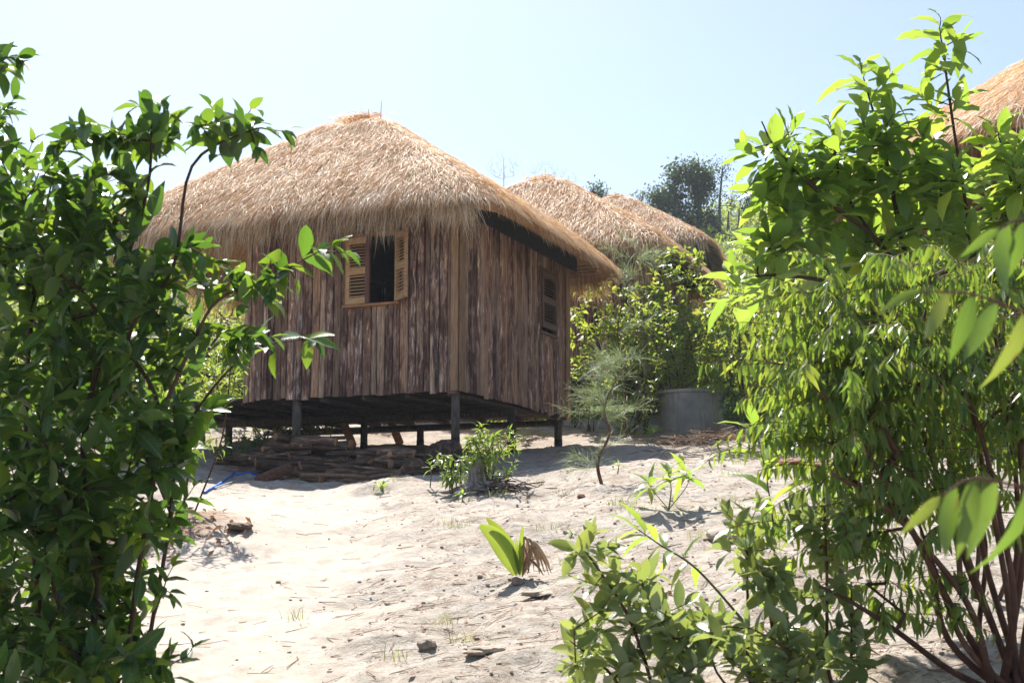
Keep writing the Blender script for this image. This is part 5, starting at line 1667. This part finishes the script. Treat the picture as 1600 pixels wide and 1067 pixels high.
# sparse grass tufts
n = 40; P4 = []; Wd = []
for k in range(n):
    if k < 6: b = gh(*[(463, 968), (770, 778), (845, 760), (958, 790), (990, 800), (700, 745)][k])
    else:
        Yk = math.exp(r.uniform(math.log(6), math.log(19))); xk = r.uniform(-0.25, 0.3) * Yk
        if path_mask(np.array(xk), np.array(Yk)) > 0.3: continue
        b = np.array([xk, Yk, g1(xk, Yk)])
    for j in range(22):
        a = r.uniform(0, 6.28); h = r.uniform(0.03, 0.10); o_ = r.normal(0, 0.05, 2)
        p0 = b + (o_[0], o_[1], 0); dd = np.array([math.cos(a), math.sin(a), 0]) * h * 0.6
        P4.append([p0, p0 + dd * 0.4 + (0, 0, h * 0.6), p0 + dd + (0, 0, h * 0.9)]); Wd.append((-math.sin(a), math.cos(a), 0))
o = ribbon(np.array(P4), np.array(Wd), np.full(len(P4), 0.002), 'grass', M['grass'], None, taper=(1, .8, .2)); o['label'] = 'sparse small grass tufts on the sand'

# ------------------------------------------------------------------ hillside vegetation and distant trees
r = np.random.default_rng(99)


def hill_patch(name, label, n, xr, yr, leaf, mat, per=46):
    Y = r.uniform(yr[0], yr[1], n); X = r.uniform(xr[0], xr[1], n) * Y
    keep = np.ones(n, bool)
    for (hx_, hy_, rad) in ((hut2.location[0] - 1.5, hut2.location[1] + 2.5, 4.2), (hut3.location[0] - 1.8, hut3.location[1] + 2.4, 4.5), (hut4.location[0] - 1.5, hut4.location[1] + 2.5, 4.0)):
        keep &= (X - hx_) ** 2 + (Y - hy_) ** 2 > rad ** 2
    X, Y = X[keep], Y[keep]; n = len(X)
    Z = gz(X, Y)
    h = r.uniform(0.25, 0.9, n) * (1 + 0.9 * np.clip(fbm(X * 0.4, Y * 0.4, 3), -0.3, 1))
    c = np.stack([X, Y, Z], 1)
    u = unit(r.normal(0, 1, (n, per, 3))) * (r.uniform(0.3, 1, (n, per)) ** 0.5)[..., None]
    p_ = c[:, None, :] + u * np.stack([h * 0.9, h * 0.9, h * 0.75], 1)[:, None, :] + np.stack([h * 0, h * 0, h * 0.6], 1)[:, None, :]
    p_ = p_.reshape(-1, 3); m = len(p_)
    d = unit(r.normal(0, 1, (m, 3)) + np.array([0, 0, 0.3])); uu = unit(r.normal(0, 0.6, (m, 3)) + np.array([0, 0, 1.0]))
    s = r.uniform(0.7, 1.3, m) * leaf
    x_, y_, z_ = frames(d, uu); T = QUAD
    vv = p_[:, None, :] + s[:, None, None] * (T[0][None, :, 0:1] * x_[:, None, :] * 1.2 + T[0][None, :, 1:2] * y_[:, None, :] + T[0][None, :, 2:3] * z_[:, None, :])
    ff = (T[1][None] + (np.arange(m) * 4)[:, None, None]).reshape(-1, 4)
    o = link(name, mesh_np(name, vv.reshape(-1, 3), ff, M[mat], True, np.tile(T[2], (m, 1))), kind='stuff'); o['label'] = label


hill_patch('hillside_undergrowth', 'low green undergrowth covering the hillside behind the huts', 1500, (0.02, 0.5), (26, 58), 0.15, 'leaf_hill', 60)
hill_patch('hillside_undergrowth', 'low green undergrowth on the slope beyond the veranda', 800, (-0.5, -0.05), (25, 52), 0.16, 'leaf_hill', 50)
hill_patch('ridge_undergrowth', 'yellow-green scrub along the top of the hill', 1000, (-0.5, 0.5), (56, 84), 0.22, 'leaf_hill', 40)


def far_tree(name, label, px, Y, top_py, crown, nt_, leafn, size, mat, bark, trunk_r, r, lean=0.0, bare=False, group=None, base_py=None):
    b = ground_at(px, Y); top = P(px + lean, top_py, Y); H = top[2] - b[2]
    st = [list(smooth_line([b, b + (0, 0, H * 0.4), P(px + lean * 0.6, (top_py + 30), Y) if False else b + np.array([(top[0] - b[0]) * 0.6, 0, H * 0.7]), top - (0, 0, H * 0.12)], 5))]
    tg = np.concatenate([blob(r, c[0], c[1], Y, c[2], c[3], c[2] * Y / FPX * 0.8, c[4]) for c in crown])
    k = np.minimum(1.0, 1.0)

    def fn(LV, nodes, par, i, r):
        for q_ in range(leafn):
            p_ = nodes[i] + r.normal(0, size * 1.3, 3)
            LV.add(p_, r.normal(0, 1, 3) + (0, 0, -0.2), r.normal(0, 0.7, 3) + (0, 0, 1), size * r.uniform(0.6, 1.3))
    shrub(name, label, 'tree', b, st, tg, r, None, M[mat], M[bark], group=group, r0=trunk_r * 0.08, rmax=trunk_r, step=0.35, leaf_fn=fn, templates=[QUAD], stem_r=trunk_r, mass='crown', bare=bare, tub=4, p=0.36)


far_tree('broadleaf_tree', 'tall dark broadleaf tree with pale trunk on the hill crest', 1100, 70, 255,
         [(1075, 275, 36, 18, 52), (1042, 308, 24, 18, 40), (1097, 290, 18, 22, 36), (1050, 340, 38, 20, 48), (1085, 320, 15, 10, 8), (1102, 350, 18, 22, 30)], 0, 40, 0.22, 'leaf_far', 'grey_bark', 0.17, r, lean=-25)
far_tree('slender_tree', 'slender tree with thin feathery crown right of the broadleaf tree', 1133, 68, 245,
         [(1128, 265, 16, 22, 26), (1140, 300, 14, 30, 22), (1120, 310, 10, 20, 10)], 0, 7, 0.16, 'leaf_far', 'far_bark', 0.09, r, lean=-4)
far_tree('small_hill_tree', 'small feathery tree left of the broadleaf tree, behind the farthest roof', 1005, 74, 292, [(1003, 306, 16, 12, 24)], 0, 6, 0.16, 'leaf_far', 'far_bark', 0.08, r)
far_tree('dark_hill_tree', 'small dark tree tip peeking between the second and farthest roofs', 930, 72, 290, [(932, 302, 9, 9, 20)], 0, 22, 0.2, 'leaf_far', 'far_bark', 0.08, r)
far_tree('small_hill_tree', 'small dark-crowned tree close left of the large-leaved tree', 1168, 66, 300, [(1170, 312, 10, 14, 22)], 0, 16, 0.18, 'leaf_far', 'far_bark', 0.07, r)
for (px, py, w, h, n_, lab) in [(787, 256, 30, 26, 150, 'faint bare tree rising behind the right slope of the near roof'), (852, 266, 32, 18, 150, 'faint bare tree behind the ridge of the second roof'), (888, 278, 16, 18, 70, 'small bare tree right of the second roof ridge'),
                                (1152, 290, 10, 30, 34, 'leafless thin tree standing between the slender tree and the large-leaved tree'), (1120, 318, 9, 26, 26, 'leafless thin tree just left of the slender tree')]:
    far_tree('bare_tree', lab, px, 72, py - h, [(px, py, w, h, n_)], 0, 0, 0.1, 'leaf_far', 'grey_bark', 0.028, r, bare=True, group='bare trees on the hill crest')
far_tree('bare_tree', 'bare twiggy tree top showing at the top right corner', 1680, 40, -60, [(1640, -30, 70, 40, 120)], 0, 0, 0.1, 'leaf_far', 'grey_bark', 0.12, r, bare=True)
# pale dead snags
for (px, Y, py, lab) in [(1163, 66, 318, 'leaning leafless snag behind the large-leaved tree'), (1146, 69, 325, 'short leafless snag on the hill crest')]:
    far_tree('dead_snag', lab, px, Y, py, [(px - 4, py + 8, 6, 16, 8)], 0, 0, 0.1, 'leaf_far', 'far_bark', 0.08, r, bare=True, lean=-8)

mb = MB(); mb.box(-110, 110, -38, 175, -8, 42)
hm, hnt, hout = new_mat('haze')
pv = N(hnt, 'ShaderNodeVolumePrincipled'); pv.inputs['Color'].default_value = (0.82, 0.90, 1.0, 1); pv.inputs['Density'].default_value = 0.0006; pv.inputs['Anisotropy'].default_value = 0.2
hnt.links.new(pv.outputs[0], hout.inputs['Volume'])
hz = mb.obj('haze', hm, None, kind='stuff'); hz['label'] = 'thin pale haze in the air over the hillside'
print('objects', len(bpy.data.objects))
